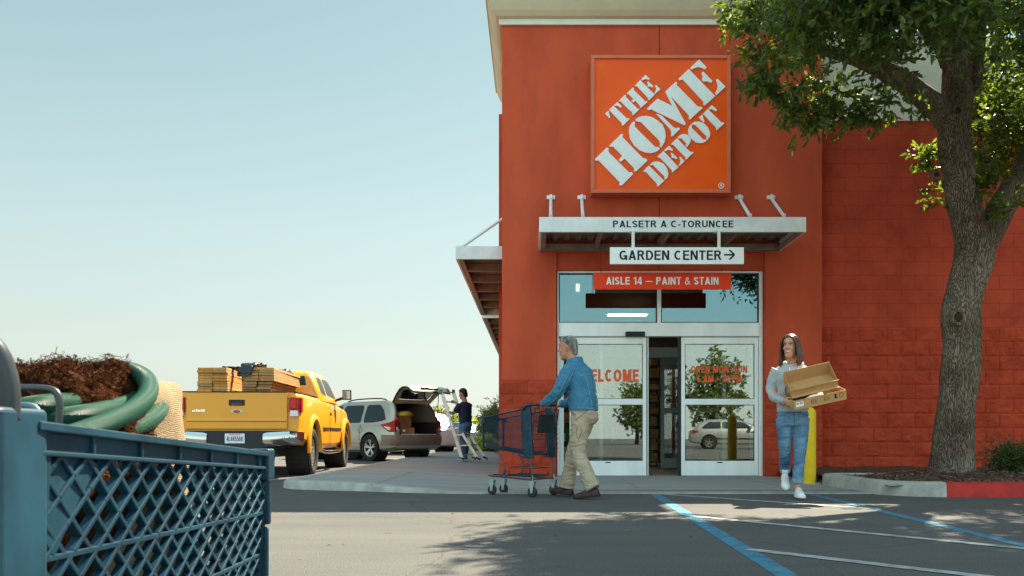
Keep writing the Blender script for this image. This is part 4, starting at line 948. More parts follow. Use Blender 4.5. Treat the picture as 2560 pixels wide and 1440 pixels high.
for x in(0,3.57):
    for s in(-1,1):
        wheel(TR,x,s*.87,.405,.27,'five',s)
        m=MB(); pr=[]
        for k in range(21):
            a=R(-8+196*k/20); c_,s_=math.cos(a),math.sin(a); pr.append([V((x+c_*.495,s*.985,.47+s_*.495)),V((x+c_*.505,s*1.045,.47+s_*.505)),V((x+c_*.565,s*1.035,.47+s_*.565)),V((x+c_*.60,s*1.0,.47+s_*.60)),V((x+c_*.52,s*.97,.47+s_*.52))])
        m.loft(pr); m.build('fender_flare',YEL,TR,local=True,smooth=True,ang=60)
        m=MB(); m.lathe([(.495,s*.60),(.495,s*.97)],(x,0,.47),24,ax='y'); m.lathe([(.001,s*.60),(.495,s*.60)],(x,0,.47),24,ax='y'); m.build('wheel_well',TRIM,TR,local=True,fix=False)
for s in(-1,1):
    m=MB(); m.tube([(.95,s*.92,.42),(1.05,s*1.03,.37),(2.75,s*1.03,.37),(2.85,s*.92,.42)],.045,12,1,flat=.8); m.build('side_step',CHROME,TR,local=True,smooth=True)
    m=MB(); m.bar((2.62,s*.93,1.40),(2.60,s*1.08,1.45),.05,.05); mb_=m.build('mirror',TRIM,TR,local=True)
    m=MB(); m.loft([rrect(-.05,.05,.09,z_,.03,3,.04) for z_ in(0,.02,.18,.20)]); m.v=[(x+2.62,y+s*1.17,z+1.42) for x,y,z in m.v]; m.build('mirror_housing',TRIM,mb_,local=True,smooth=True)
    m=MB(); m.box(2.560,2.568,s*1.17-.075,s*1.17+.075,1.44,1.60); m.build('mirror_glass',mat('mirror_glass',(.25,.28,.25),.05,1),mb_,local=True)
    m=MB(); m.bar((1.80,s*1.022,1.18),(1.98,s*1.022,1.18),.03,.03); m.build('door_handle',CHROME,TR,local=True,bev=.008)
    m=MB(); m.box(.90,1.55,s*1.005-.012,s*1.005+.012,.80,.84); m.box(1.62,2.9,s*1.005-.012,s*1.005+.012,.80,.84); m.build('side_trim',TRIM,TR,local=True)
    m=MB()
    for x in(1.60,): m.box(x-.005,x+.005,s*1.003-.003,s*1.003+.003,.50,1.30)
    m.box(2.92,2.93,s*1.003-.003,s*1.003+.003,.55,1.25); m.build('door_gap',TRIM,TR,local=True)
    m=MB(); m.box(-1.16,.78,s*.80 if s>0 else -.93,.93 if s>0 else -.80,1.388,1.405); m.build('bed_rail',TRIM,TR,local=True,bev=.005)
m=MB(); m.box(3.05,3.3,-.01,.01,1.0,1.04); m.build('badge',CHROME,TR,local=True)
m=MB(); m.box(4.55,4.63,-.7,.7,.6,1.0); m.build('grille',CHROME,TR,local=True,bev=.02)
# --- lumber: every board its own object ---
PINE=[mat('pine_%s'%n_,c_,.75,var=.18,vs=7,col2=tuple(min(1,a*1.25) for a in c_),bump=.2,bs=40,stretch=(.25,3,3)) for n_,c_ in(('pale',(.50,.26,.08)),('warm',(.47,.21,.05)),('grey',(.34,.21,.10)))]
r=random.Random(5); MTR=wm(TR)
def board(x0,y,z,L_,bw,th,pitch,mt,label,grp,yaw=0):
    yaw=r.uniform(-.008,.008); x0+=r.uniform(-.035,.03)
    t=MB(); t.box(0,L_,-bw/2,bw/2,0,th); o=t.build('lumber_board',mt,None,bev=.003,bseg=1)
    o.matrix_basis=MTR@Matrix.Translation((x0,y,z))@Matrix.Rotation(yaw,4,'Z')@Matrix.Rotation(-pitch,4,'Y'); return tag(o,label,'board',grp)
ORD=['bottom','second from the bottom','third from the bottom','fourth from the bottom','fifth from the bottom','sixth from the bottom','sixth from the top','fifth from the top','fourth from the top','third from the top','second from the top','topmost']
for k in range(12):
    for j in range(2):
        lo=k<3; x=-1.17+(.03 if lo else -.02)+r.uniform(-.02,.02)
        board(x,.51+(.0 if not lo else -.045)-j*.238+r.uniform(-.005,.005),1.258+k*.044,1.75,.232,.040,0,r.choice(PINE),'pine board, %s in the %s column of the left lumber stack'%(ORD[k],('left','right')[j]),'boards of the left lumber stack')
m=MB(); m.box(-.9,-.8,-.70,.72,.87,1.256); 
tag(m.build('timber_bearer',PINE[2],None),'rough timber bearer across the truck bed floor near the tailgate','timber block').matrix_basis=MTR
m=MB(); m.box(.2,.3,-.70,.72,.87,1.256); tag(m.build('timber_bearer',PINE[2],None),'rough timber bearer across the truck bed floor near the cab','timber block').matrix_basis=MTR
for k in range(12):
    for j in range(2):
        up=k>=7
        if up: board(-1.28+r.uniform(-.02,.02),-.235-j*.245+.0,1.262+k*.0435,2.0,.238,.040,0,r.choice(PINE),'pine board, %s in the %s column of the right lumber stack'%(ORD[k],('left','right')[j]),'boards of the upper right lumber stack')
        else: board(-1.12+r.uniform(-.03,.03)+(.0 if k<4 else -.06),-.13-j*.24-.012*k,1.258+k*.0435,1.8,.225,.040,0,r.choice(PINE),'pine board, %s in the %s column of the right lumber stack'%(ORD[k],('left','right')[j]),'boards of the lower right lumber stack')
# black plastic wraps
TARP=mat('black_plastic_wrap',(.015,.015,.017),.25,bump=.6,bs=14,dist=.03,coat=.4)
def tarp(name,label,path,w_,seed,th=.02):
    m=MB(); pts,_=bez(path,[1]*len(path),2); L_=[];n=7;r=random.Random(seed)
    for i,p in enumerate(pts):
        for j in range(n):
            f=j/(n-1)-.5; o=noise.noise(V((i*.9,j*1.3,seed)))*.035
            L_.append(p+V((f*.02,f*w_*(1+.3*noise.noise(V((i*.5,seed,0)))),o)))
    k=len(pts); top=[v+V((0,0,th)) for v in L_]
    fs=[(i*n+j,i*n+j+1,(i+1)*n+j+1,(i+1)*n+j) for i in range(k-1) for j in range(n-1)]
    m.add(L_+top,fs+[tuple(a+k*n for a in f) for f in fs]+[(i*n,(i+1)*n,(i+1)*n+k*n,i*n+k*n) for i in range(k-1)]+[(i*n+n-1,(i+1)*n+n-1,(i+1)*n+n-1+k*n,i*n+n-1+k*n) for i in range(k-1)])
    m.v=[tuple(MTR@V(v)) for v in m.v]
    return tag(m.build(name,TARP,None,smooth='all'),label,'plastic wrap')
tarp('plastic_wrap','black plastic sheet trailing off the left lumber stack',[(-.9,.25,1.80),(-.8,.10,1.805),(-.75,-.02,1.70),(-.85,-.06,1.55),(-.95,-.10,1.42)],.16,3)
tarp('plastic_wrap','crumpled black plastic over the near end of the right lumber stack',[(-1.32,-.14,1.64),(-1.31,-.16,1.74),(-1.24,-.2,1.80),(-1.1,-.25,1.825),(-.95,-.3,1.80)],.22,8,.05)
tarp('plastic_wrap','black plastic lump lying on the lumber close to the cab',[(.2,-.35,1.79),(.35,-.36,1.835),(.55,-.36,1.825),(.7,-.36,1.79)],.25,12,.04)
# --- generic car ---
def car(name,label,loc,rz,paint,wb=2.7,roof=1.45,rearx=-.95,frontx=3.6,hatch=False,tall=0,style='ten',r_=.33,group=None,lamp=(.70,.88,.82,1.02),detail=True):
    t=thing(name,label,'car',loc,rz,group); hb=.97+tall
    m=MB()
    def sc_(x,hw,zb,zt):
        s=[(-hw*.86,zb),(-hw*.955,zb+.06),(-hw,zb+.30),(-hw*.995,(zb+zt)/2+.1),(-hw*.97,zt-.10),(-hw*.92,zt)]
        return [V((x,y,z)) for y,z in s+[(-y,z) for y,z in s[::-1]]]
    m.loft([sc_(rearx,.70,.42,hb-.12),sc_(rearx+.05,.80,.34,hb-.06),sc_(rearx+.18,.865,.30,hb-.01),sc_(-.35,.90,.26,hb),sc_(.4,.905,.24,hb-.01),sc_(wb*.5,.91,.22,hb-.02),sc_(wb,.90,.25,hb-.03),sc_(wb+.45,.87,.28,hb-.10),sc_(frontx-.08,.76,.32,hb-.22),sc_(frontx,.62,.4,hb-.34)])
    bd=m.build('body',paint,t,smooth=True,local=True,ang=30)
    if hatch: G_=[(-.90,2.62,.83,hb-.03),(-.87,2.38,.80,1.16),(-.82,2.10,.755,1.32),(-.72,1.75,.70,1.50),(-.62,1.55,.655,1.59),(-.40,1.30,.57,roof)]
    else: G_=[(rearx+.20,2.55,.83,hb-.03),(rearx+.30,2.25,.79,1.10),(rearx+.50,1.85,.72,1.26),(rearx+.75,1.55,.65,roof-.06),(rearx+1.0,1.3,.55,roof)]
    m=MB(); m.loft([rrect(a,b,c_,z,.18,5,.12) for a,b,c_,z in G_]); gh=m.build('cabin',paint,t,smooth=True,local=True,ang=50)
    def gy(z):
        for (a,b,c0,z0_),(a2,b2,c2_,z2) in zip(G_,G_[1:]):
            if z0_<=z<=z2: return c0+(c2_-c0)*(z-z0_)/(z2-z0_)
        return G_[-1][2]
    cut=[]
    for x in(0,wb):
        m=MB(); m.lathe([(r_+.055,-1.3),(r_+.055,1.3)],(x,0,r_+.015),36,ax='y',cap=True); cut.append(m.build('c',None,t,local=True))
    if hatch:
        def cav():
            m=MB(); m.box(-1.5,.9,-.66,.66,.66,1.04); return m.build('c',None,t,local=True)
        def cav2():
            m=MB(); m.loft([[V((x,-a,z)) for a in(-1,1)]+[V((x,0,z))] for x in()]) if False else None
            m.loft([rrect(-1.6,1.0,c_-.09,z,.08,3,.08) for a,b,c_,z in [(0,0,.80,.85),(0,0,.77,1.2),(0,0,.70,1.46),(0,0,.64,1.56)]]); return m.build('c',None,t,local=True)
        cut.append(cav())
        boolcut(gh,[cav2()]); gh.data.set_sharp_from_angle(angle=R(50))
        m=MB(); m.box(-1.5,.9,-.70,.70,.86,1.04); cut.append(m.build('c',None,t,local=True))
    boolcut(bd,cut); bd.data.set_sharp_from_angle(angle=R(30))
    zt_=roof-.12; zb_=hb+.03
    if hatch:
        wins=[[(-.62,zb_+.06),(-.05,zb_),(.35,zb_),(.30,zt_),(-.25,zt_),(-.45,1.35)],[(.45,zb_),(1.32,zb_),(1.30,zt_),(.42,zt_)],[(1.40,zb_),(2.25,zb_),(1.72,zt_),(1.40,zt_)]]
    else:
        wins=[[(rearx+.55,zb_),(.55,zb_),(.55,zt_),(rearx+.95,zt_),(rearx+.75,1.2)],[(.63,zb_),(2.15,zb_),(1.60,zt_),(.63,zt_)]]
    for w_ in wins: sidepane('side_window',rpoly(w_,1),t,gy,CG2)
    zz=[g[3] for g in G_]
    if not hatch:
        m=MB(); m.add([(rearx+.24,-.70,hb+.02),(rearx+.24,.70,hb+.02),(rearx+.70,.58,roof-.10),(rearx+.70,-.58,roof-.10)],[(0,1,2,3)]); m.v=[(x-.015,y,z+.02) for x,y,z in m.v]; m.build('rear_window',CG2,t,local=True)
    m=MB(); m.add([(G_[0][1]-.05,-.70,hb+.02),(G_[0][1]-.05,.70,hb+.02),(G_[-2][1]+.04,.55,roof-.10),(G_[-2][1]+.04,-.55,roof-.10)],[(0,1,2,3)]); m.v=[(x+.03,y,z+.02) for x,y,z in m.v]; m.build('windscreen',CG2,t,local=True)
    for x in(0,wb):
        for s in(-1,1):
            wheel(t,x,s*.80,r_,.215,style,s)
            m=MB(); m.lathe([(r_+.05,s*.55),(r_+.05,s*.88)],(x,0,r_+.015),24,ax='y'); m.lathe([(.001,s*.55),(r_+.05,s*.55)],(x,0,r_+.015),24,ax='y'); m.build('wheel_well',TRIM,t,local=True,fix=False)
    for s in(-1,1):
        # tail lamp wraps the corner: pointed forward along the flank
        y0,y1=s*.56,s*.87
        m=MB(); z0_,z1_=hb-.22,hb-.02
        if hatch: ring=[[V((rearx+.03,s*.68,z0_+.05)),V((rearx+.03,s*.66,z1_+.14)),V((rearx+.10,s*.70,z1_+.22)),V((rearx+.09,s*.72,z0_+.03))],[V((rearx+.02,s*.80,z0_)),V((rearx+.04,s*.79,z1_+.10)),V((rearx+.14,s*.74,z1_+.12)),V((rearx+.12,s*.76,z0_))],[V((rearx+.16,s*.895,z0_+.02)),V((rearx+.16,s*.885,z1_+.05)),V((rearx+.2,s*.84,z1_+.05)),V((rearx+.2,s*.86,z0_))],[V((rearx+.48,s*.915,z1_-.02)),V((rearx+.48,s*.91,z1_+.0)),V((rearx+.48,s*.86,z1_)),V((rearx+.48,s*.86,z1_-.02))]]
        else: ring=[[V((rearx-.005,s*.40,z0_+.06)),V((rearx+.02,s*.40,z1_-.06)),V((rearx+.1,s*.4,z1_-.06)),V((rearx+.1,s*.40,z0_+.06))],[V((rearx+.01,s*.76,z0_+.02)),V((rearx+.04,s*.75,z1_-.02)),V((rearx+.14,s*.7,z1_-.02)),V((rearx+.14,s*.7,z0_+.02))],[V((rearx+.17,s*.885,z0_+.04)),V((rearx+.17,s*.88,z1_-.02)),V((rearx+.2,s*.82,z1_-.02)),V((rearx+.2,s*.82,z0_+.04))],[V((rearx+.42,s*.912,z1_-.08)),V((rearx+.42,s*.908,z1_-.05)),V((rearx+.42,s*.85,z1_-.05)),V((rearx+.42,s*.85,z1_-.08))]]
        m.loft(ring); tl=m.build('tail_lamp',LRED,t,local=True,bev=.008)
        if hatch:
            m=MB(); m.loft([[V((rearx+.012,s*.72,z0_+.05)),V((rearx+.02,s*.72,z0_+.13)),V((rearx+.1,s*.7,z0_+.1))],[V((rearx+.15,s*.903,z0_+.05)),V((rearx+.15,s*.903,z0_+.13)),V((rearx+.2,s*.85,z0_+.1))],[V((rearx+.32,s*.917,z0_+.14)),V((rearx+.32,s*.917,z0_+.15)),V((rearx+.32,s*.86,z0_+.15))]]); m.build('clear_lens',LCLR,tl,local=True)
        if detail:
            m=MB(); m.box(.35,1.0,s*.912-.01,s*.912+.01,.50,.54) ; m.box(1.15,2.2,s*.918-.01,s*.918+.01,.50,.54); m.build('side_trim',TRIM if not hatch else paint,t,local=True,bev=.005)
            for x in(.95,1.95): m=MB(); m.bar((x-.0,s*.912,.86),(x+.18,s*.914,.86),.03,.025); m.build('door_handle',paint,t,local=True,bev=.006)
            m=MB(); m.bar((2.0,s*.82,1.02),(1.98,s*.95,1.06),.04,.04); m.box(1.90,2.02,s*.98-.08,s*.98+.08,1.0,1.14); m.build('mirror',paint,t,local=True,bev=.02)
        m=MB(); m.box(frontx-.35,frontx-.06,s*.72-.08,s*.72+.08,hb-.32,hb-.2); m.build('headlight',LCLR,t,local=True,bev=.02)
    if detail:
        m=MB()
        for s in(-1,1):
            for x in(.42,1.36):
                pr_=[V((x,s*abs(p.y)*1.001,p.z)) for p in sc_(x,.9085,.235,hb-.012)[:6]]; m.tube(pr_,.0035,5)
        m.build('door_gap',TRIM,t,local=True)
    return t,gy
rzS=math.atan2(.67,-.74); LS=(-3.76,23.5,0)
SUV,gy=car('parked_car','champagne wagon parked with its tailgate raised and boxes in the back',LS,rzS,SILV,wb=2.75,roof=1.62,rearx=-.98,frontx=3.75,hatch=True,tall=.02,r_=.355)
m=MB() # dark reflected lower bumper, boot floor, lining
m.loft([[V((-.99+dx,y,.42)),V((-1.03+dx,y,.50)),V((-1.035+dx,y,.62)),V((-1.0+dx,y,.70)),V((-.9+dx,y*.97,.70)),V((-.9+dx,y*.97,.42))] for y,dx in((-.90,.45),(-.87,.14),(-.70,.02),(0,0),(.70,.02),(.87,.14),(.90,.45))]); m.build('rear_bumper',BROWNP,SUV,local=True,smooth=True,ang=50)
m=MB(); m.box(-.97,-.90,-.60,.60,.70,.72); m.build('bumper_sill',GREYM,SUV,local=True,bev=.005)
m=MB(); m.box(-.88,.88,-.655,.655,.663,.675); m.build('boot_floor',CARIN,SUV,local=True)
m=MB(); m.box(.80,.88,-.64,.64,.68,1.14); m.build('rear_seat',SEATM,SUV,local=True,bev=.02)
m=MB(); m.box(.78,.86,.18,.42,1.14,1.32);m.box(.78,.86,-.42,-.18,1.14,1.32); m.build('headrest',SEATM,SUV,local=True,bev=.03)
m=MB(); m.box(-.9,.8,-.655,-.64,.68,1.04); m.box(-.9,.8,.64,.655,.68,1.04); m.build('boot_side_trim',CARPET if False else CARIN,SUV,local=True)
for s in(-1,1): # aperture seal, roof rail, fuel flap, gas strut
    m=MB(); m.tube([(-.955,s*.60,.72),(-.955,s*.655,.80),(-.93,s*.67,1.0),(-.88,s*.66,1.2),(-.78,s*.62,1.42),(-.66,s*.57,1.555)],.018,8,1); m.build('aperture_seal',TRIM,SUV,local=True,smooth='all')
    m=MB(); m.tube([(-.42,s*.60,1.59),(-.30,s*.61,1.655),(.2,s*.62,1.675),(1.1,s*.61,1.66),(1.35,s*.60,1.60)],.018,8,1); m.build('roof_rail',TRIM,SUV,local=True,smooth='all')
m=MB(); m.tube([(.40+.088*math.cos(a*PI/12),.906,.84+.088*math.sin(a*PI/12)) for a in range(24)],.004,5,closed=True); m.build('fuel_flap_gap',TRIM,SUV,local=True)
# open tailgate: hinged at the roof edge
H0=V((-.60,0,1.575)); d1=V((-.86,0,.51)).normalized(); d2=V((-.93,0,-.30)).normalized(); up1=V((d1.z*-1,0,d1.x)) ; up1=V((.51,0,.86)).normalized()
def hp(s_,y,o=0):
    if s_<.62: p=H0+d1*s_+up1*(.09*math.sin(min(1,s_/.62)*PI*.5))
    else: p=H0+d1*.62+up1*.09+(d1.lerp(d2,min(1,(s_-.62)/.34))).normalized()*(s_-.62)
    return p+V((0,y,0))+up1*o
def hw(s_): return .60+.10*min(1,s_/.5)-.05*max(0,(s_-.7)/.4)
m=MB(); ns_=18; S_=[1.08*i/ns_ for i in range(ns_+1)]; Yk=[-1,-.93,-.82,-.4,0,.4,.82,.93,1]; nk=len(Yk)
for o in(0,-.045):
    vs=[hp(s_,hw(s_)*k-0,o-(.06*(abs(k)**4))) for s_ in S_ for k in Yk]; fs=[]
    for i in range(ns_):
        for j in range(nk-1):
            if 2<=i<9 and 2<=j<nk-3: continue
            fs.append((i*nk+j,i*nk+j+1,(i+1)*nk+j+1,(i+1)*nk+j))
    m.mi=0 if o==0 else 1; m.add(vs,fs)
tgt=m.build('tailgate',[SILV,mat('tailgate_lining',(.52,.42,.33),.6,var=.1)],SUV,local=True,smooth=True,fix=False,ang=50)
m=MB(); m.add([hp(S_[2],hw(S_[2])*-.84,-.03),hp(S_[2],hw(S_[2])*.84,-.03),hp(S_[5],hw(S_[5])*.84,-.03),hp(S_[9],hw(S_[9])*.84,-.03),hp(S_[9],hw(S_[9])*-.84,-.03),hp(S_[5],hw(S_[5])*-.84,-.03)],[(0,1,2,5),(5,2,3,4)]); m.build('tailgate_window',glass('hatch_glass',(.84,.92,.88),.05),tgt,local=True)
m=MB(); m.tube([hp(s_,hw(s_)*k,-.035) for s_,k in((0.02,-1),(.3,-1),(.6,-1),(.85,-1),(1.0,-.97),(1.08,-.85),(1.085,0),(1.08,.85),(1.0,.97),(.85,1),(.6,1),(.3,1),(.02,1))],.022,8,1); m.build('tailgate_seal',TRIM,tgt,local=True,smooth='all')
m=MB(); m.box(-.07,.07,-.30,.30,-.02,.02); m.v=[tuple(hp(.84,0,-.065)+V((x*.9,y,z-.01-x*.2))) for x,y,z in m.v]; m.build('latch_panel',TRIM,tgt,local=True)
m=MB(); m.tube([hp(.50,-.66,-.05),V((-.93,-.66,.98))],.011,6); m.build('gas_strut',TRIM,tgt,local=True)
# boxes in the back
MS=wm(SUV)
def inbox(name,label,cat,x,y,z,w_,d_,h_,mt,rot=0,grp=None):
    t=MB(); t.box(-d_/2,d_/2,-w_/2,w_/2,0,h_); o=t.build(name,mt,None,bev=.006); o.matrix_basis=MS@Matrix.Translation((x,y,z))@Matrix.Rotation(rot,4,'Z'); return tag(o,label,cat,grp)
CBX=mat('brown_box',(.33,.135,.055),.8,var=.15,vs=5); CBX2=mat('orange_brown_box',(.42,.19,.075),.8,var=.15,vs=5)
g_='boxes in the open wagon'
b1=inbox('cardboard_box','lower left cardboard box with a white label in the open wagon','box',-.70,.40,.676,.28,.30,.22,CBX,.05,g_)
inbox('cardboard_box','lower right cardboard box in the open wagon','box',-.68,.13,.676,.22,.28,.21,CBX2,-.1,g_)
inbox('cardboard_box','large cardboard box stacked on top of the others in the open wagon','box',-.62,.30,.897,.42,.30,.30,CBX,.1,g_)
m=MB(); m.box(-.006,0,-.04,.04,0,.07); q=m.build('box_label',WHITE,b1,local=True); q.location=(-.152,.02,.10)
m=MB(); m.loft([[V((a,b*f,z)) for a,b in((-.2,-.2),(.2,-.2),(.22,.2),(-.2,.22))] for f,z in((1,0),(1.05,.03),(.7,.09),(.2,.12))]); o=m.build('folded_bag',mat('yellow_bag',(.62,.42,.05),.7,bump=.5,bs=12,dist=.03),None,smooth='all'); o.matrix_basis=MS@Matrix.Translation((-.62,.26,1.198)); tag(o,'crumpled yellow bag lying on the top box in the wagon','bag')
m=MB(); m.loft([[V((.13*f*math.cos(a),.13*f*math.sin(a),z)) for a in[k*PI/6 for k in range(12)]] for f,z in((.9,0),(1.1,.05),(.8,.13),(.3,.17))]); o=m.build('dark_bag',mat('dark_red_bag',(.06,.012,.015),.8,bump=.5,bs=12,dist=.03),None,smooth='all'); o.matrix_basis=MS@Matrix.Translation((-.52,.02,1.20)); tag(o,'small dark bag behind the yellow one in the wagon','bag')
car('parked_car','white hatchback parked beyond the champagne wagon',(-3.0-.72,29.9+.65,0),rzS,WPAINT,roof=1.50,rearx=-.85,style='five',group='cars parked along the kerb')
car('parked_car','dark navy car parked far beyond the ladder, the right one of two',(-3.2-1.0,62.8,-.35) if False else (-3.9,56.4,0),rzS,NAVYP,roof=1.42,rearx=-.95,detail=False,group='cars parked along the kerb')
car('parked_car','distant silver blue car half hidden behind the navy one',(-4.1,50,0),rzS,mat('blue_grey_paint',(.10,.17,.22),.3,.3,coat=.8),roof=1.42,rearx=-.95,detail=False,group='cars parked along the kerb')
# the car across the lot that the right-hand door reflects
car('parked_car','pale sedan across the lot mirrored in the lower glass of the right sliding door',(PX(1800,43)-.6,-14,0),R(8),SPAINT,roof=1.45,rearx=-.95,detail=True)
# ---------- organic helper ----------
from mathutils.bvhtree import BVHTree
def organic(m,name,mt,parent,vox=.007,it=3,wr=None,sub=None):
    o=m.build(name,mt,parent,local=True,fix=True)
    md=o.modifiers.new('r','REMESH'); md.mode='VOXEL'; md.voxel_size=vox; bake(o)
    bm=bmesh.new(); bm.from_mesh(o.data)
    for _ in range(it): bmesh.ops.smooth_vert(bm,verts=bm.verts,factor=.5,use_axis_x=True,use_axis_y=True,use_axis_z=True)
    if wr:
        amp,sx,sy,sz,seed=wr; bm.normal_update()
        for v in bm.verts:
            p=V((v.co.x*sx,v.co.y*sy,v.co.z*sz+seed)); n_=noise.noise(p+V((noise.noise(p*.6)*1.5,)*3))
            v.co+=v.normal*amp*(1-2*abs(n_)*1.6)
    bm.to_mesh(o.data); bm.free(); o.data.materials.clear(); o.data.materials.append(mt)
    o.data.polygons.foreach_set('use_smooth',[True]*len(o.data.polygons)); return o
def ell(c,a,b,n=22,e=2.4,yaw=0,tx=0): # horizontal superellipse ring; a along x, b along y; tx tilts (z rises with x)
    r_=[]
    for k in range(n):
        t=2*PI*k/n;ct,st=math.cos(t),math.sin(t)
        x=a*abs(ct)**(2/e)*(1 if ct>0 else -1);y=b*abs(st)**(2/e)*(1 if st>0 else -1)
        X=x*math.cos(yaw)-y*math.sin(yaw);Y=x*math.sin(yaw)+y*math.cos(yaw)
        r_.append(V(c)+V((X,Y,tx*X)))
    return r_
def ball(m,c,r,s=(1,1,1),M=None,n=12):
    rings=[]
    for i in range(n+1):
        a=-PI/2+PI*(i+.02)/(n+.04); rings.append([V((math.cos(a)*math.cos(2*PI*k/n)*r*s[0],math.cos(a)*math.sin(2*PI*k/n)*r*s[1],math.sin(a)*r*s[2])) for k in range(n)])
    rings=[[V(c)+(M@p if M else p) for p in q] for q in rings]; m.loft(rings)
def headmesh(m,M,s=1,female=False):
    J=.9 if female else 1
    pr=[(-.116,.076,.030,.020*J),(-.108,.086,.008,.036*J),(-.090,.090,-.02,.050*J),(-.066,.088,-.055,.059*J),(-.045,.089,-.072,.063*J),(-.018,.090,-.085,.067),(.010,.086,-.094,.0695),(.030,.080,-.097,.071),(.052,.091,-.101,.073),(.080,.088,-.103,.074),(.108,.073,-.096,.066),(.128,.048,-.075,.050),(.139,.008,-.035,.018)]
    rings=[]
    for z,xf,xb,hw_ in pr:
        c=(xf+xb)/2;a=(xf-xb)/2; rings.append([M@V((p.x*s,p.y*s,p.z*s)) for p in ell((c,0,z),a,hw_,24,2.25)])
    m.loft(rings)
    def T(p): return M@V([q*s for q in p])
    m.tube([T((.082,0,.048)),T((.098,0,.022)),T((.112,0,-.004)),T((.100,0,-.016))],[.008*s,.010*s,.0135*s,.011*s],10,1)
    for q in(-1,1):
        ball(m,T((.096,q*.012,-.010)),.009*s)
        ball(m,T((.074,q*.040,-.012)),.022*s,(.8,.8,.9))  # cheek
        # ear
        m.tube([T((-.004,q*.070,-.022)),T((.0,q*.076,-.005)),T((-.008,q*.083,.022)),T((-.022,q*.084,.030)),T((-.028,q*.080,.012)),T((-.020,q*.074,-.012))],[.006*s,.008*s,.008*s,.008*s,.007*s,.005*s],8,1,closed=True)
    m.tube([T((.084,-.024,-.044)),T((.094,-.010,-.041)),T((.096,0,-.042)),T((.094,.010,-.041)),T((.084,.024,-.044))],.0065*s,8,1)
    m.tube([T((.084,-.020,-.055)),T((.093,0,-.057)),T((.084,.020,-.055))],.007*s,8,1)
    m.tube([T((.078,-.045,.056)),T((.090,-.02,.055)),T((.092,0,.052)),T((.090,.02,.055)),T((.078,.045,.056))],.008*s,8,1)
def facebits(root,body,M,s,browm,lipm,smile=False,iris=(.12,.07,.04)):
    def T(p): return M@V([q*s for q in p])
    EW=mat('eye_white',(.48,.44,.41),.3); IR=mat('eye_dark',(.03,.02,.015),.2)
    for q in(-1,1):
        m=MB(); ball(m,T((.0755,q*.031,.030)),.0118*s,(1,1.25,.72)); e=m.build('eye',EW,body,smooth='all',local=True)
        m=MB(); ball(m,T((.0850,q*.031,.030)),.0062*s,(.6,1,1)); m.build('iris',IR,e,smooth='all',local=True) if False else m.build('iris',IR,body,smooth='all',local=True)
        m=MB(); m.tube([T((.080,q*.017,.0395)),T((.088,q*.030,.0405)),T((.078,q*.046,.036))],[.0022*s,.003*s,.002*s],6,1); m.build('eyelid',browm,body,smooth='all',local=True)
        m=MB(); m.tube([T((.094,q*.014,.056)),T((.094,q*.030,.062)),T((.080,q*.050,.057))],[.0035*s,.0042*s,.002*s],6,1,flat=.7); m.build('eyebrow',browm,body,smooth='all',local=True)
    m=MB(); m.tube([T((.087,-.027,-.042)),T((.099,-.012,-.0395)),T((.1015,0,-.041)),T((.099,.012,-.0395)),T((.087,.027,-.042))],[.0025*s,.004*s,.004*s,.004*s,.0025*s],7,1)
    m.tube([T((.087,-.026,-.044 if not smile else -.043)),T((.098,-.012,-.056 if smile else -.051)),T((.100,0,-.060 if smile else -.053)),T((.098,.012,-.056 if smile else -.051)),T((.087,.026,-.044 if not smile else -.043))],[.0025*s,.0045*s,.0048*s,.0045*s,.0025*s],7,1)
    m.build('lips',lipm,body,smooth='all',local=True)
    if smile:
        m=MB(); m.tube([T((.090,-.022,-.0445)),T((.099,-.010,-.048)),T((.1005,0,-.0495)),T((.099,.010,-.048)),T((.090,.022,-.0445))],[.003*s,.0055*s,.006*s,.0055*s,.003*s],8,1); m.build('teeth',mat('teeth_white',(.85,.83,.78),.3),body,smooth='all',local=True)
def hand(m,W,fwd,pn,side,curl=60,s=1.0,spread=0):
    # W wrist, fwd direction of the fingers, pn direction the palm faces, side=+1 left hand
    f=V(fwd).normalized(); n_=(V(pn)-f*V(pn).dot(f)).normalized(); t=n_.cross(f)*(1 if side>0 else -1) # t: towards the thumb
    def T(a,b,c): return V(W)+(f*a+t*b+n_*c)*s
    m.loft([[T(x,w_*math.cos(k*PI/6),th*math.sin(k*PI/6)) for k in range(12)] for x,w_,th in((-.02,.027,.020),(.01,.033,.018),(.045,.041,.016),(.080,.043,.014),(.090,.038,.011))])
    for j,(y,L_) in enumerate(((.031,.072),(.0105,.080),(-.0105,.074),(-.031,.058))):
        p=T(.082,y,0);pts=[T(.06,y*.9,0),p];a=R(6)
        for k,fr in enumerate((.45,.31,.24)):
            a+=R(curl*(.75,1,.8)[k]*(1+.06*j)); pts.append(pts[-1]+(f*math.cos(a)+n_*math.sin(a)+t*.03*(1.5-j)*spread)*L_*fr*s)
        m.tube(pts,[.0095*s,.0095*s,.0088*s,.0082*s,.0072*s],8)
    m.tube([T(.012,.026,.004),T(.035,.050,.012),T(.058,.058,.026),T(.076,.050,.038)],[.012*s,.0115*s,.0098*s,.0082*s],8)
def seam(obj,pts,par,mt,r_=.0028,off=.001,name='stitched_seam'):
    bvh=BVHTree.FromPolygons([v.co for v in obj.data.vertices],[p.vertices[:] for p in obj.data.polygons]); pp,_=bez([V(p) for p in pts],[1]*len(pts),3); q=[]
    for p in pp:
        c,n_,_,_=bvh.find_nearest(p); q.append(c+n_*off)
    m=MB(); m.tube(q,r_,5); return m.build(name,mt,obj,local=True)
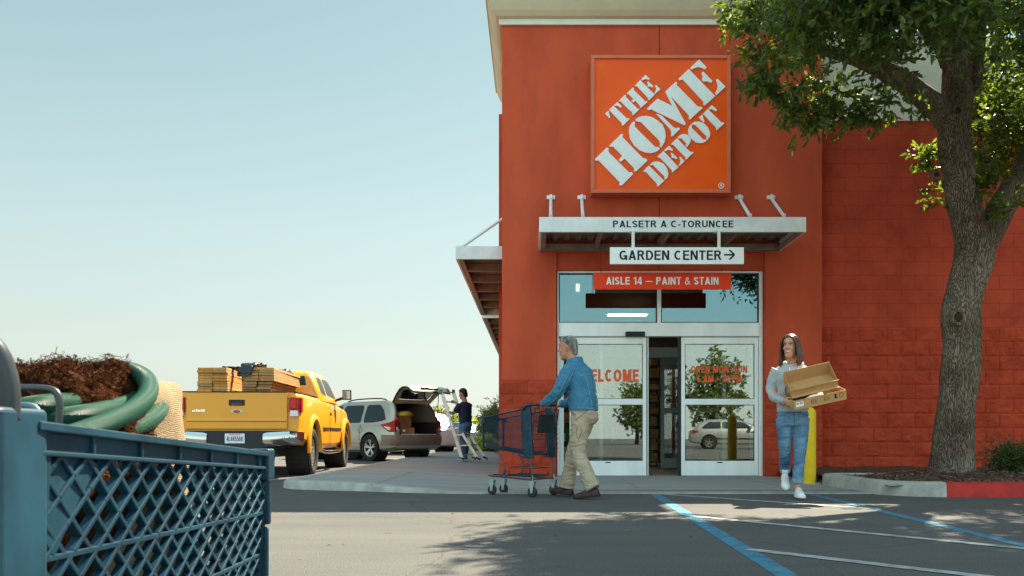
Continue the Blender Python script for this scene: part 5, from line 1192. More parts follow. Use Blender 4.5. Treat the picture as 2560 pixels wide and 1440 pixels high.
def shoe(par,name,mt,sole,heel,yaw,pitch,L_=.29,W_=.098,side=1,boot=False):
    # local shoe frame: x toe, z up, origin at the heel on the ground
    M=Matrix.Translation(heel)@Matrix.Rotation(yaw,4,'Z')@Matrix.Rotation(-pitch,4,'Y')
    m=MB(); rg=[]
    for f,w_,h_ in((0,.30,.05),(.04,.38,.085),(.14,.42,.10),(.25,.42,.105),(.40,.42,.092),(.55,.46,.072),(.70,.50,.058),(.85,.47,.046),(.95,.36,.036),(1.0,.18,.022)):
        rg.append([M@V((f*L_,(w_*W_)*math.cos(k*PI/8),.012+(h_*.98)*max(0,math.sin(k*PI/8)) if k<=8 else .012)) for k in range(16)])
    m.loft(rg); o=organic(m,name,mt,par,.006,2)
    m=MB(); rg=[[M@V((x*L_,y*W_,z)) for x,y in[(-.02,-.22),(-.02,.22),(.1,.42),(.35,.40),(.65,.52),(.88,.45),(1.02,.12),(1.02,-.12),(.88,-.45),(.65,-.52),(.35,-.40),(.1,-.42)]] for z in(0,.024)]
    m.loft(rg); m.build('sole',sole,o,local=True,bev=.006)
    return o,M
SKIN=mat('skin',(.52,.225,.125),.5,var=.08,vs=14,spec=.4); SKINF=mat('fair_skin',(.60,.29,.175),.5,var=.05,vs=14,spec=.4)
DENIM=mat('denim_jacket',(.045,.175,.29),.85,var=.05,vs=5,col2=(.075,.235,.35),bump=.5,bs=160,dist=.003,spec=.2)
KHAKI=mat('khaki_cotton',(.42,.335,.235),.9,var=.14,vs=5,bump=.4,bs=120,dist=.003,spec=.2)
JEAN=mat('blue_jeans',(.055,.135,.24),.85,col2=(.19,.33,.45),var=.1,vs=4,bump=.5,bs=170,dist=.003,spec=.2)
STITCH=mat('pale_thread',(.20,.34,.42),.8); STITCHD=mat('dark_thread',(.03,.08,.13),.8)
# ---------- old man pushing a cart ----------
CH_=R(148); CO=V((.085,9.86,0))
def hdir(a): return V((math.cos(a),math.sin(a),0))
mo=CO-hdir(CH_)*.50
MAN=thing('person','grey haired man in a denim jacket and khaki trousers pushing a shopping cart leftwards','person',(mo.x+.01,mo.y-.02,0),CH_)
def T3(l): return [V(p) for p in l]
m=MB()
HM=Matrix.Translation((.165,.0,1.655))@Matrix.Rotation(R(12),4,'Z')@Matrix.Rotation(R(4),4,'Y')
headmesh(m,HM,1.0)
m.tube([(.135,0,1.60),(.10,0,1.52),(.06,0,1.44)],[.060,.060,.075],14)
m.loft([ell((-.03,0,.95),.09,.13),ell((-.01,0,1.1),.09,.13),ell((.03,0,1.3),.11,.16),ell((.05,0,1.43),.09,.16),ell((.06,0,1.48),.06,.08)])
lw=V((.375,.185,1.045)); rw=V((.375,-.20,1.045))
m.tube([(.05,.17,1.41),(.13,.24,1.17),lw],[.05,.042,.028],12,1); m.tube([(.05,-.17,1.41),(.15,-.25,1.17),rw],[.05,.042,.028],12,1)
hand(m,lw,(.75,-.02,-.25),(-.2,-.0,-1),1,48); hand(m,rw,(.75,.02,-.25),(-.2,.0,-1),-1,48)
m.tube([(-.03,-.07,.93),(.16,-.10,.52),(.24,-.12,.09)],[.065,.045,.036],10); m.tube([(-.03,.07,.93),(-.02,.108,.50),(-.22,.13,.12)],[.065,.045,.036],10)
body=organic(m,'body',SKIN,MAN,.0055,2)
GREYH=mat('grey_hair',(.15,.145,.14),.75,var=.45,vs=22,col2=(.36,.35,.33),bump=.6,bs=70,dist=.004,stretch=(1,1,.3)); facebits(MAN,body,HM,1.0,mat('grey_brow',(.14,.12,.11),.8),mat('muted_lips',(.38,.15,.12),.5))
m=MB(); pr=[(-.070,-.062,-.100,.052),(-.04,-.048,-.106,.066),(-.01,-.036,-.110,.0745),(.02,-.020,-.112,.0785),(.05,.020,-.112,.0805),(.075,.056,-.112,.082),(.10,.084,-.108,.077),(.125,.082,-.096,.064),(.143,.055,-.075,.045),(.152,.0,-.04,.02)]
m.loft([[HM@p for p in ell(((a+b)/2,0,z),(a-b)/2,c_,26,2.3)] for z,a,b,c_ in pr])
r=random.Random(2)
for i in range(70):
    a=r.uniform(-1,1);x=r.uniform(-.09,.075);z=.148-.05*(x/.1)**2-.045*a*a
    m.tube([HM@V((x,a*.06,z-.004)),HM@V((x-.03,a*.075,z-.006))],[.006,.002],5)
organic(m,'hair',GREYH,body,.0045,2,(.0022,60,60,14,3))
# jacket
m=MB()
m.loft([ell((-.035,0,.985),.135,.185,yaw=0),ell((-.03,0,1.05),.142,.185),ell((-.015,0,1.14),.145,.185),ell((.008,0,1.24),.148,.198),ell((.03,0,1.34),.145,.212),ell((.045,0,1.42),.125,.205),ell((.062,0,1.475),.10,.15),ell((.075,0,1.51),.078,.085)])
m.tube([(.04,.175,1.425),(.075,.232,1.32),(.115,.268,1.19),(.22,.235,1.105),(.355,.192,1.052)],[.082,.078,.067,.060,.048],16,1)
m.tube([(.04,-.175,1.425),(.075,-.232,1.32),(.13,-.268,1.19),(.23,-.245,1.105),(.355,-.205,1.052)],[.082,.078,.067,.060,.048],16,1)
jk=organic(m,'denim_jacket',DENIM,MAN,.0075,3,(.006,9,9,13,1))
m=MB(); m.loft([ell((.066,0,1.47),.098,.108,tx=-.1),ell((.085,0,1.545),.086,.088,tx=-.3),ell((.086,0,1.547),.066,.068,tx=-.3),ell((.07,0,1.47),.066,.070,tx=-.1)],closed=True); organic(m,'collar',DENIM,jk,.006,1)
m=MB(); m.loft([ell((-.035,0,.965),.140,.188),ell((-.033,0,1.005),.144,.190)]); organic(m,'waistband',DENIM,jk,.0075,1)
for s in(1,-1): m=MB(); m.tube([(.335,s*.200,1.060),(.375,s*.190,1.045)],.045,16); organic(m,'cuff',DENIM,jk,.006,1)
seam(jk,[(-.12,.19,1.36),(-.13,.1,1.375),(-.14,0,1.38),(-.13,-.1,1.375),(-.12,-.19,1.36)],jk,STITCH,.0035)
seam(jk,[(-.12,.10,1.375),(-.16,.085,1.2),(-.17,.06,1.02)],jk,STITCH,.003); seam(jk,[(-.12,-.10,1.375),(-.16,-.085,1.2),(-.17,-.06,1.02)],jk,STITCH,.003)
seam(jk,[(-.03,.20,1.44),(-.05,.24,1.36),(-.02,.26,1.27)],jk,STITCH,.003); seam(jk,[(.0,.30,1.32),(.04,.35,1.2),(.16,.30,1.06),(.3,.24,1.0)],jk,STITCH,.003)
seam(jk,[(-.18,.14,1.008),(-.20,0,1.008),(-.18,-.14,1.008)],jk,STITCHD,.003)
for k,y_ in enumerate((.05,.075,.10,.125)):
    m=MB(); ball(m,(-.172+k*.006,y_,.988),.007); m.build('button',CHROME,jk,local=True,smooth='all')
# trousers
m=MB()
m.loft([ell((-.035,0,1.02),.118,.165),ell((-.045,0,.95),.130,.175),ell((-.05,0,.88),.132,.175),ell((-.03,0,.82),.115,.165)])
m.tube([(-.035,-.085,.90),(.06,-.092,.70),(.155,-.10,.50),(.205,-.112,.30),(.245,-.12,.10)],[.100,.095,.078,.076,.082],18,1)
m.tube([(-.045,.085,.90),(-.03,.095,.70),(-.02,.108,.50),(-.13,.12,.29),(-.225,.13,.115)],[.104,.098,.080,.076,.083],18,1)
tr_=organic(m,'trousers',KHAKI,MAN,.0075,3,(.008,8,8,16,4))
seam(tr_,[(-.16,.12,.98),(-.10,.20,.90),(-.04,.20,.86)],tr_,mat('khaki_dark_thread',(.20,.15,.10),.9),.003); seam(tr_,[(-.10,.22,.80),(-.06,.22,.79),(-.06,.22,.66),(-.12,.2,.66),(-.12,.2,.80)],tr_,MT['khaki_dark_thread'],.003)  # trouser seams in a darker khaki thread
m=MB(); m.loft([ell((-.035,0,1.0),.125,.170),ell((-.035,0,1.035),.122,.168)]); organic(m,'belt',mat('dark_belt',(.03,.022,.018),.5),tr_,.0075,1)
LSH=mat('brown_leather',(.055,.026,.026),.45,var=.2,vs=20); RUB=mat('dark_sole',(.03,.022,.02),.8)
shoe(MAN,'shoe',LSH,RUB,(.175,-.12,.012),R(-4),R(6),.30,.11); shoe(MAN,'shoe',LSH,RUB,(-.30,.13,.035),R(6),R(-7),.30,.11)
# ---------- carts ----------
CBLUE=mat('cart_blue',(.004,.031,.055),.45,var=.14,vs=7,bump=.25,bs=26,dist=.003,spec=.3,col2=(.009,.052,.083)); CTUBE=mat('cart_grey_tube',(.085,.095,.105),.35,.5,var=.15,vs=10); CTUBE2=mat('cart_dark_tube',(.035,.055,.065),.4,.4); WHL=mat('caster_rubber',(.03,.032,.034),.6)
def lattice(m,A,Bp,Cq,D,nu,nv,th,dp,nodes=0,vlines=(),clip=None):
    # A-B bottom edge, D-C top edge (A bottom start, Bp bottom end, Cq top end, D top start)
    def S(u,v): return (V(A)*(1-u)+V(Bp)*u)*(1-v)+(V(D)*(1-u)+V(Cq)*u)*v
    nr=(S(1,0)-S(0,0)).cross(S(0,1)-S(0,0)).normalized(); k=0
    for sgn in(1,-1):
        lo,hi=(-nv,nu) if sgn>0 else (0,nu+nv); c=lo+.5
        while c<hi:
            # u*nu - sgn*v*nv = c
            pts=[]
            for v in(0,1):
                u=(c+sgn*v*nv)/nu
                if 0<=u<=1: pts.append((u,v))
            for u in(0,1):
                v=(u*nu-c)/(sgn*nv)
                if 0<v<1: pts.append((u,v))
            if len(pts)>=2:
                a,b=pts[0],pts[1]
                if clip: 
                    r_=clip(a,b)
                    if r_ is None: c+=1; continue
                    a,b=r_
                n_=3; P_=[S(a[0]+(b[0]-a[0])*i/n_,a[1]+(b[1]-a[1])*i/n_) for i in range(n_+1)]
                for p,q in zip(P_,P_[1:]): m.bar(p+nr*(.0004*sgn),q+nr*(.0004*sgn),th,dp*(1 if sgn>0 else .985),up=nr)
            c+=1
    return S,nr
def cart(name,label,loc,rz,Lb,zr,zf_,hr,hf,zbr,zbf,near=False,frame=True):
    t=thing(name,label,'shopping cart',loc,rz)
    Tr=lambda x,y,z:V((x,y,z))
    nu=int(Lb/.060) if near else int(Lb/.047); nv=int((zr-zbr-.035)/.046) if near else int((zr-zbr)/.052)
    th,dp=(.0064,.013) if near else (.0032,.004)
    for s in(-1,1):
        m=MB(); b_=.034 if near else .02
        x0=.03 if near else .10
        f0=x0/Lb
        yb0=s*(hr-.02); 
        A=Tr(x0,s*(hr-.022),zbr); B_=Tr(Lb,s*(hf-.02),zbf); C_=Tr(Lb,s*hf,zf_-b_); D=Tr(x0,s*hr,zr-b_)
        lattice(m,A,B_,C_,D,nu,nv,th,dp)
        for v in((.02,.34,.66) if near else (.02,.33,.66)): 
            p=A.lerp(D,v);q=B_.lerp(C_,v); m.bar(p,q,.007 if near else .005,dp*1.03,up=(0,1,0))
        m.bar(B_,C_,.012,dp*1.1,up=(0,1,0)); m.bar(A,D,.012,dp*1.1,up=(0,1,0))
        pn=m.build('side_panel',CBLUE,t,local=True,bev=.0012 if near else 0,bseg=2)
        # rim
        m=MB(); q0=Tr(0,s*hr,zr);q1=Tr(Lb,s*hf,zf_)
        if near:
            m.bar(q0+V((0,s*.004,-.004)),q1+V((0,s*.004,-.004)),.022,.010,up=(0,0,1)); m.bar(q0+V((0,s*.0005,-.019)),q1+V((0,s*.0005,-.019)),.007,.022,up=(0,0,1)); m.bar(q0+V((0,s*.003,-.033)),q1+V((0,s*.003,-.033)),.016,.006,up=(0,0,1))
            k=.13
            while k<Lb: p=q0.lerp(q1,k/Lb); m.box(p.x-.0025,p.x+.0025,min(p.y,p.y+s*.010),max(p.y,p.y+s*.010),p.z-.031,p.z-.008); k+=.135
            # solid webs in the upper corner beside the post
            Sx=lambda x,z:Tr(x,s*(hr-.001+(hf-hr)*x/Lb-.0),z)
            pts=[(.03,zr-.036),(.125,zr-.038),(.155,zr-.052),(.10,zr-.10),(.055,zr-.155),(.03,zr-.125)]
            m.prism([(a,b) for a,b in pts],(0,-s*.006,0),V((0,s*(hr-.001),0)))
        else:
            m.tube([q0,q1],.010,8); 
        m.build('rim',CBLUE,t,local=True,bev=.0015 if near else 0,bseg=2)
    # front, bottom and back
    m=MB(); lattice(m,Tr(Lb,-hf+.02,zbf),Tr(Lb,hf-.02,zbf),Tr(Lb,hf,zf_-.02),Tr(Lb,-hf,zf_-.02),int(2*hf/.05),nv,th,dp); 
    m.bar((Lb,-hf,zf_-.01),(Lb,hf,zf_-.01),.02,.03); m.build('front_panel',CBLUE,t,local=True)
    m=MB(); 
    for k in range(9):
        f=k/8; m.bar((0,(f-.5)*2*(hr-.03),zbr),(Lb,(f-.5)*2*(hf-.03),zbf),.006,.008)
    for k in range(12): 
        f=k/11; h_=hr+(hf-hr)*f-.025; m.bar((Lb*f,-h_,zbr+(zbf-zbr)*f-.004),(Lb*f,h_,zbr+(zbf-zbr)*f-.004),.006,.007)
    m.build('basket_floor',CBLUE,t,local=True)
    for s in(-1,1):
        m=MB()
        if near: m.loft([[V((x,s*(hr+a),z)) for x,a in((-.085,-.050),(-.088,.012),(-.078,.022),(.018,.010),(.032,.004),(.034,-.012),(-.01,-.050))] for z in(zbr-.02,zr-.05,zr+.008,zr+.014)])
        else: m.loft([[V((x+dx,s*(hr+a+da),z)) for x,a in((-.02,-.030),(-.025,.0),(.0,.012),(.085,.012),(.10,.0),(.09,-.012))] for z,dx,da in((zbr-.04,-.02,-.02),(zr-.05,.0,0),(zr+.02,.01,0))])
        m.build('corner_post',CBLUE,t,local=True,bev=.006 if near else .004,bseg=3)
        m=MB(); m.box(Lb-.028,Lb+.016,min(s*(hf-.028),s*(hf+.016)),max(s*(hf-.028),s*(hf+.016)),zf_-.056,zf_+.008); 
        m.box(Lb-.004,Lb+.012,min(s*(hf-.02),s*(hf+.010)),max(s*(hf-.02),s*(hf+.010)),zf_-.15,zf_-.06); m.box(Lb-.004,Lb+.010,min(s*(hf-.025),s*(hf+.006)),max(s*(hf-.025),s*(hf+.006)),zbf-.01,zf_-.155)
        m.build('corner_cap',CBLUE,t,local=True,bev=.005 if near else .003,bseg=3)
    return t
K1=cart('shopping_cart','blue plastic shopping cart on grey wheels pushed by the man in denim',CO,CH_,.66,1.00,.895,.27,.215,.475,.555)
# frame, legs, seat, handle for the man's cart
m=MB()
for s in(-1,1):
    m.tube([(.66,s*.11,.225),(.60,s*.15,.225),(.02,s*.235,.20),(-.03,s*.235,.20)],.0115,8,1)
    m.tube([(.52,s*.19,.50),(.44,s*.20,.49),(.37,s*.20,.36),(.37,s*.19,.26),(.46,s*.165,.222)],.011,8,2)
    m.tube([(.12,s*.24,.455),(.02,s*.245,.45),(-.02,s*.24,.32),(-.02,s*.235,.16)],.0125,8,2)
m.tube([(.66,-.11,.225),(.68,-.05,.225),(.68,.05,.225),(.66,.11,.225)],.0115,8,1); m.tube([(.0,-.235,.20),(.0,.235,.20)],.010,8); m.tube([(.37,-.19,.24),(.37,.19,.24)],.009,8)
m.build('frame',CTUBE,K1,smooth='all',local=True)
m=MB()
for k in range(7): m.tube([(.03,-.20+k*.066,.235),(.33,-.18+k*.06,.245)],.004,6)
for z,y0 in((.235,.2),(.32,.2)):
    m.tube([(.33,-.17,z+.01),(.33,.17,z+.01)],.005,6); m.tube([(.03,-y0,z),(.03,y0,z)],.005,6)
for s in(-1,1): m.tube([(.03,s*.20,.235),(.03,s*.20,.32),(.33,s*.17,.33),(.33,s*.17,.245)],.005,6)
m.build('lower_tray',CTUBE2,K1,smooth='all',local=True)
def caster(par,x,y,r_,z0=0):
    m=MB(); 
    for s in(-1,1): m.prism([(x-.035,r_*2+.06),(x+.03,r_*2+.06),(x+.012,r_*.8),(x-.012,r_*.8)],(0,.003,0),V((0,y+s*.022-.0015,0)))
    m.box(x-.035,x+.03,y-.022,y+.022,r_*2+.056,r_*2+.064); m.tube([(x,y,r_*2+.05),(x,y,r_*2+.12)],.010,8); m.tube([(x,y-.026,r_),(x,y+.026,r_)],.008,8)
    f=m.build('caster_fork',mat('zinc',(.33,.42,.44),.4,.5),par,local=True)
    m=MB(); m.lathe([(r_*.3,-.014),(r_*.85,-.014),(r_,-.009),(r_,.009),(r_*.85,.014),(r_*.3,.014),(r_*.3,-.014)],(x,y,r_),24,ax='y'); w_=m.build('caster_wheel',WHL,f,local=True,smooth=True)
for y in(-.12,.12): caster(K1,.60,y,.058)
for y in(-.235,.235): caster(K1,-.025,y,.060)
m=MB(); hz=1.035
m.tube([(.075,-.285,.98),(.02,-.29,1.03),(-.10,-.28,hz),(-.105,-.24,hz),(-.105,.24,hz),(-.10,.28,hz),(.02,.29,1.03),(.075,.285,.98)],.0155,12,2); m.build('handle',CTUBE2,K1,smooth='all',local=True)
m=MB() # folded wire seat and its flap
for k in range(12):
    y=-.24+k*.0436; m.tube([(-.07,y,1.0),(-.04,y,.75),(-.01,y*.95,.49)],.0028,5)
for k in range(11): z=.99-k*.048; x=-.07+(1.0-z)*.12; m.tube([(x,-.25,z),(x,.25,z)],.0028,5)
for s in(-1,1):
    for k in range(7): m.tube([(-.06+k*.006,s*.255,.96-k*.07),(.02,s*.265,.99-k*.07)],.0028,5)
    m.tube([(-.075,s*.26,1.0),(-.01,s*.245,.47)],.008,8)
    for k in range(-3,9):
        a=(-.07,s*.262,.99-k*.055) ; b=(.10,s*.262,.99-k*.055-.12)
        m.tube([a,b],.0025,5)
m.build('wire_back',CTUBE2,K1,local=True)
m=MB(); m.add([(-.075,-.15,.93),(-.075,.15,.93),(-.045,.15,.72),(-.045,-.15,.72)],[(0,1,2,3)]); m.v+= [(x+.012,y,z) for x,y,z in m.v]; m.f+=[(4,5,6,7),(0,1,5,4),(1,2,6,5),(2,3,7,6),(3,0,4,7)]; m.m+=[0]*5
m.build('seat_flap',mat('seat_flap_plastic',(.02,.045,.055),.5),K1,local=True,bev=.006)
m=MB()
for k in range(9): y=-.22+k*.055; m.tube([(-.02,y,.93),(.12,y,.80)],.003,5)
m.build('seat_wires',CTUBE2,K1,local=True)
# ---------- woman ----------
WH=math.atan2(-1,-.16)
WO=V((2.88,9.62,0))
WM=thing('person','smiling woman in a grey hoodie, rolled jeans and white sneakers carrying cardboard trays','person',WO,WH)
# local: +x faces camera, +y is her left = right in the picture
m=MB(); s_=.99
HW=Matrix.Translation((.035,-.03,1.665))@Matrix.Rotation(R(-26),4,'Z')@Matrix.Rotation(R(0),4,'Y')
headmesh(m,HW,s_,True)
m.tube([(.0,-.02,1.60),(-.02,-.01,1.54),(-.035,0,1.46)],[.050,.049,.06],14)
m.loft([ell((-.01,0,.98),.09,.135),ell((.0,0,1.12),.08,.115),ell((.0,0,1.3),.095,.135),ell((-.02,0,1.44),.07,.14),ell((-.03,0,1.49),.05,.07)])
# her right arm: picture left
rw=V((.26,-.125,1.065)); lw2=V((.20,.27,1.09))
m.tube([(-.02,-.155,1.43),(-.03,-.225,1.17),rw],[.045,.038,.026],12,1); m.tube([(-.02,.155,1.43),(.0,.245,1.20),lw2],[.045,.038,.026],12,1)
hand(m,rw+V((.015,.006,-.005)),(.75,.50,-.28),(-.30,.75,.25),-1,20,.97,.5); hand(m,lw2,(.7,-.1,-.1),(0,0,1),1,25,.95)
m.tube([(-.0,-.09,.93),(-.02,-.075,.52),(-.165,-.06,.26)],[.075,.045,.033],10); m.tube([(.0,.09,.93),(.06,.07,.52),(.07,.04,.09)],[.075,.045,.033],10)
wb_=organic(m,'body',SKINF,WM,.005,2)
BRH=mat('brown_hair',(.060,.022,.009),.42,var=.45,vs=40,col2=(.12,.048,.02),spec=.6,stretch=(1,1,.15)); facebits(WM,wb_,HW,s_,mat('brown_brow',(.05,.025,.015),.8),mat('rose_lips',(.50,.14,.11),.4),True)
# hair: parted strands falling to the shoulders
m=MB(); r=random.Random(9)
m.loft([[HW@p for p in ell(((a+b)/2,0,z),(a-b)/2,c_,24,2.2)] for z,a,b,c_ in[(-.10,-.050,-.095,.055),(-.04,-.04,-.108,.070),(.02,-.028,-.114,.078),(.06,-.005,-.116,.082),(.10,.050,-.112,.078),(.13,.058,-.096,.062),(.150,.03,-.07,.038),(.157,.0,-.04,.015)]])
hc=organic(m,'hair',BRH,wb_,.005,2,(.002,70,70,8,3))
m=MB()
for i in range(150):
    sd=1 if i%2 else -1; f=r.random(); g=r.random()
    x0=.075-.15*f; top=V((x0,sd*.006,.152-.9*max(0,x0-.0)**2*8-1.5*max(0,-x0-.02)**2*4))
    ang=f; xa=.058-.145*f+r.uniform(-.008,.008); wy=.079+.012*g
    pts=[top,V((x0*.98+.004,sd*.045,.128-.10*max(0,x0))),V((xa+.012,sd*wy,.055)),V((xa-.002,sd*(wy+.010),-.02)),V((xa-.006+r.uniform(-.01,.012),sd*(wy+.014+r.uniform(-.006,.014)),-.10)),V((xa+r.uniform(-.015,.025),sd*(wy+.004+r.uniform(-.02,.028)),-.175-r.uniform(0,.04)))]
    m.tube([HW@p for p in pts],[.006,.009,.0085,.0085,.007,.0015],5,1)
m.build('hair_strands',BRH,hc,local=True,smooth='all')
HOOD=mat('grey_fleece',(.42,.44,.44),.95,var=.06,vs=8,bump=.4,bs=150,dist=.003,sheen=.3,spec=.15)
m=MB()
m.loft([ell((.0,0,.965),.118,.165),ell((.0,0,1.03),.125,.170),ell((.0,0,1.12),.118,.160),ell((.005,0,1.22),.120,.165),ell((.01,0,1.31),.128,.178),ell((-.005,0,1.39),.115,.195),ell((-.015,0,1.445),.098,.175),ell((-.025,0,1.485),.08,.115)])
m.tube([(-.02,-.155,1.425),(-.035,-.205,1.32),(-.04,-.232,1.19),(.06,-.205,1.11),(.22,-.135,1.075)],[.073,.066,.058,.052,.043],16,1)
m.tube([(-.02,.155,1.425),(-.02,.212,1.32),(.0,.245,1.20),(.09,.265,1.13),(.18,.27,1.09)],[.073,.066,.058,.050,.042],16,1)
hd=organic(m,'hoodie',HOOD,WM,.007,3,(.005,9,9,11,6))
m=MB(); m.tube([(.075,-.035,1.435),(.035,-.085,1.475),(-.05,-.10,1.50),(-.115,-.05,1.49),(-.13,0,1.485),(-.115,.05,1.49),(-.05,.10,1.50),(.035,.085,1.475),(.075,.035,1.435)],[.018,.026,.034,.040,.043,.040,.034,.026,.018],12,2); organic(m,'hood',HOOD,hd,.006,2,(.003,12,12,12,2))
m=MB(); m.tube([(.235,-.130,1.074),(.265,-.122,1.068)],.038,14); organic(m,'cuff',HOOD,hd,.006,1)
CORD=mat('white_cord',(.85,.85,.85),.7)
for sd,pts in((-1,[(.10,-.045,1.44),(.135,-.047,1.38),(.135,-.046,1.22)]),(1,[(.10,.045,1.44),(.13,.06,1.38),(.14,.075,1.24)])):
    m=MB(); m.tube(pts,.0058,8,1); m.build('drawstring',CORD,hd,smooth='all',local=True)
seam(hd,[(.15,-.10,1.10),(.16,-.098,1.29),(.17,-.085,1.315),(.17,0,1.33),(.17,.085,1.315),(.16,.10,1.285)],hd,INKB,.0052,.001,'chest_print')
m=MB(); m.loft([ell((.0,0,.955),.122,.168),ell((.0,0,1.0),.126,.171)]); organic(m,'hem_band',HOOD,hd,.007,1)
m=MB()
m.loft([ell((.0,0,1.0),.112,.152),ell((-.005,0,.93),.122,.168),ell((-.008,0,.86),.122,.172),ell((.0,0,.80),.108,.165)])
m.tube([(.0,-.088,.88),(-.005,-.084,.70),(-.01,-.078,.52),(-.10,-.07,.40),(-.160,-.062,.305)],[.094,.084,.066,.060,.056],18,1)
m.tube([(.0,.088,.88),(.035,.080,.70),(.06,.070,.52),(.068,.056,.34),(.072,.044,.19)],[.094,.084,.066,.060,.057],18,1)
jn=organic(m,'jeans',JEAN,WM,.0065,3,(.005,10,10,20,2))
CUF=mat('pale_denim_cuff',(.20,.33,.40),.85,var=.1)
for a,b in(((-.145,-.063,.33),(-.170,-.061,.285)),((.072,.046,.215),(.072,.043,.165))):
    m=MB(); m.tube([a,b],.0605,18); organic(m,'rolled_cuff',CUF,jn,.006,1)
seam(jn,[(.14,0,.95),(.14,0,.80)],jn,STITCHD,.0025); seam(jn,[(.13,.05,.96),(.12,.10,.92),(.06,.16,.91)],jn,STITCHD,.0025); seam(jn,[(.13,-.05,.96),(.12,-.10,.92),(.06,-.16,.91)],jn,STITCHD,.0025)
WSH=mat('white_canvas',(.80,.80,.77),.6,var=.04); WSO=mat('white_rubber',(.72,.73,.70),.6)
for heel,yw,pt in(((.025,.045,.012),R(4),R(0)),((-.190,-.065,.205),R(-3),R(-27))):
    o,M=shoe(WM,'sneaker',WSH,WSO,heel,yw,pt,.265,.098)
    m=MB()
    for k in range(4): x=.13+k*.025; z=.098-k*.010; m.tube([M@V((x,-.022,z)),M@V((x+.008,0,z+.008)),M@V((x,.022,z))],.0035,6)
    m.build('laces',mat('lace_grey',(.62,.63,.62),.7),o,local=True)  # laces slightly greyer than the canvas
    m=MB(); m.tube([M@V((.05,0,.085)),M@V((.045,0,.135))],.036,14); organic(m,'sock',WSH,o,.006,1) if pt<0 else None
# cardboard trays
KRAFT=mat('cardboard',(.54,.30,.115),.85,var=.07,vs=6,bump=.25,bs=50,dist=.003,stretch=(1,1,6)); KIN=mat('cardboard_inside',(.56,.32,.13),.85,var=.05)
def tray(label,M,W_,D_,H_,hb,ang_end=0):
    t=thing('cardboard_tray',label,'cardboard box',(0,0,0),0,'cardboard trays carried by the woman'); t.matrix_basis=M
    m=MB(); e=.005
    m.box(0,W_,0,D_,0,e); m.box(0,W_,0,e,e,H_); m.box(0,W_,D_-e,D_,e,hb)
    for x in(0,W_-e): # sloping ends
        m.prism([(0+e,e),(D_-e,e),(D_-e,hb),(e,H_)],(e,0,0),V((x,0,0)),V((0,1,0)),V((0,0,1)))
    m.build('walls',KRAFT,t,local=True)
    return t
ML=Matrix.Translation(P(1987,1026,9.24))@Matrix.Rotation(R(4),4,'Z')@Matrix.Rotation(R(-12),4,'Y')@Matrix.Rotation(R(14),4,'X')
t1=tray('lower long printed cardboard tray with a white label, carried by the woman',ML,.585,.30,.105,.12)
m=MB(); m.box(.018,.105,-.002,0,.030,.082); m.build('white_label',WHITE,t1,local=True)
m=MB()
for x in(.022,.034,.040,.050,.066,.072,.080,.088): m.box(x,x+.004,-.0032,-.002,.056,.076)
m.build('barcode',INKB,t1,local=True)
m=MB()
for bx0 in(.20,.345): 
    for k in range(4):
        m.box(bx0,bx0+.045+.008*(k%2),-.0015,0,.034+k*.013,.037+k*.013)
    m.box(bx0-.009,bx0-.005,-.0015,0,.032,.078)
m.box(.455,.475,-.0025,0,.04,.085); m.box(.46,.482,-.0026,-.0001,.035,.045); m.build('printed_marks',INKB,t1,local=True)
m=MB(); m.tube([(.530+.022*math.cos(a*PI/8),-.001,.062+.026*math.sin(a*PI/8)) for a in range(16)],.0028,5,closed=True); m.build('printed_ring',mat('brown_print',(.16,.08,.03),.8),t1,local=True)
m=MB(); m.box(.03,.30,.05,.24,.006,.055); m.box(.05,.33,.03,.15,.056,.088); m.build('dark_contents',mat('black_packets',(.02,.02,.022),.4,var=.5,vs=30),t1,local=True,bev=.006)
MU=Matrix.Translation(P(1978,991,9.26))@Matrix.Rotation(R(-6),4,'Z')@Matrix.Rotation(R(-13),4,'Y')@Matrix.Rotation(R(34),4,'X')
t2=tray('upper open cardboard tray tilted forward on top of the printed one',MU,.50,.27,.075,.15)
m=MB(); m.box(-.012,.512,-.012,-.001,.070,.078); m.box(-.0,.50,-.045,-.001,.0,.006) ; m.build('front_lip',KRAFT,t2,local=True)
# ---------- ladder man ----------
LH=math.atan2(.62,-.78); LO=V((PX(1162,20.75),20.75,.105))
LM=thing('person','dark haired man in a navy t-shirt and jeans seen from behind holding a ladder','person',LO,LH)
m=MB(); HL=Matrix.Translation((.06,0,1.56))@Matrix.Rotation(R(14),4,'Z')@Matrix.Rotation(R(10),4,'Y'); headmesh(m,HL,.96)
m.tube([(.03,0,1.50),(.0,0,1.38)],[.056,.065],12); m.loft([ell((-.02,0,.85),.10,.14),ell((0,0,1.1),.10,.15),ell((.0,0,1.34),.09,.16),ell((0,0,1.39),.06,.08)])
hl=V((.41,.19,1.15)); hr_=V((.40,-.10,1.38))
m.tube([(.0,.17,1.31),(.10,.25,1.10),hl],[.052,.044,.030],12,1); m.tube([(.0,-.17,1.31),(.16,-.22,1.20),hr_],[.052,.044,.030],12,1)
hand(m,hl,(.7,-.3,.1),(.1,-.7,0),1,50,1); hand(m,hr_,(.7,.2,.2),(.1,.7,0),-1,50,1)
m.tube([(0,-.09,.85),(.06,-.10,.46),(.08,-.11,.08)],[.08,.055,.042],10); m.tube([(0,.09,.85),(-.03,.10,.46),(-.10,.11,.08)],[.08,.055,.042],10)
lb=organic(m,'body',mat('tan_skin',(.40,.19,.11),.55,var=.06),LM,.009,2)
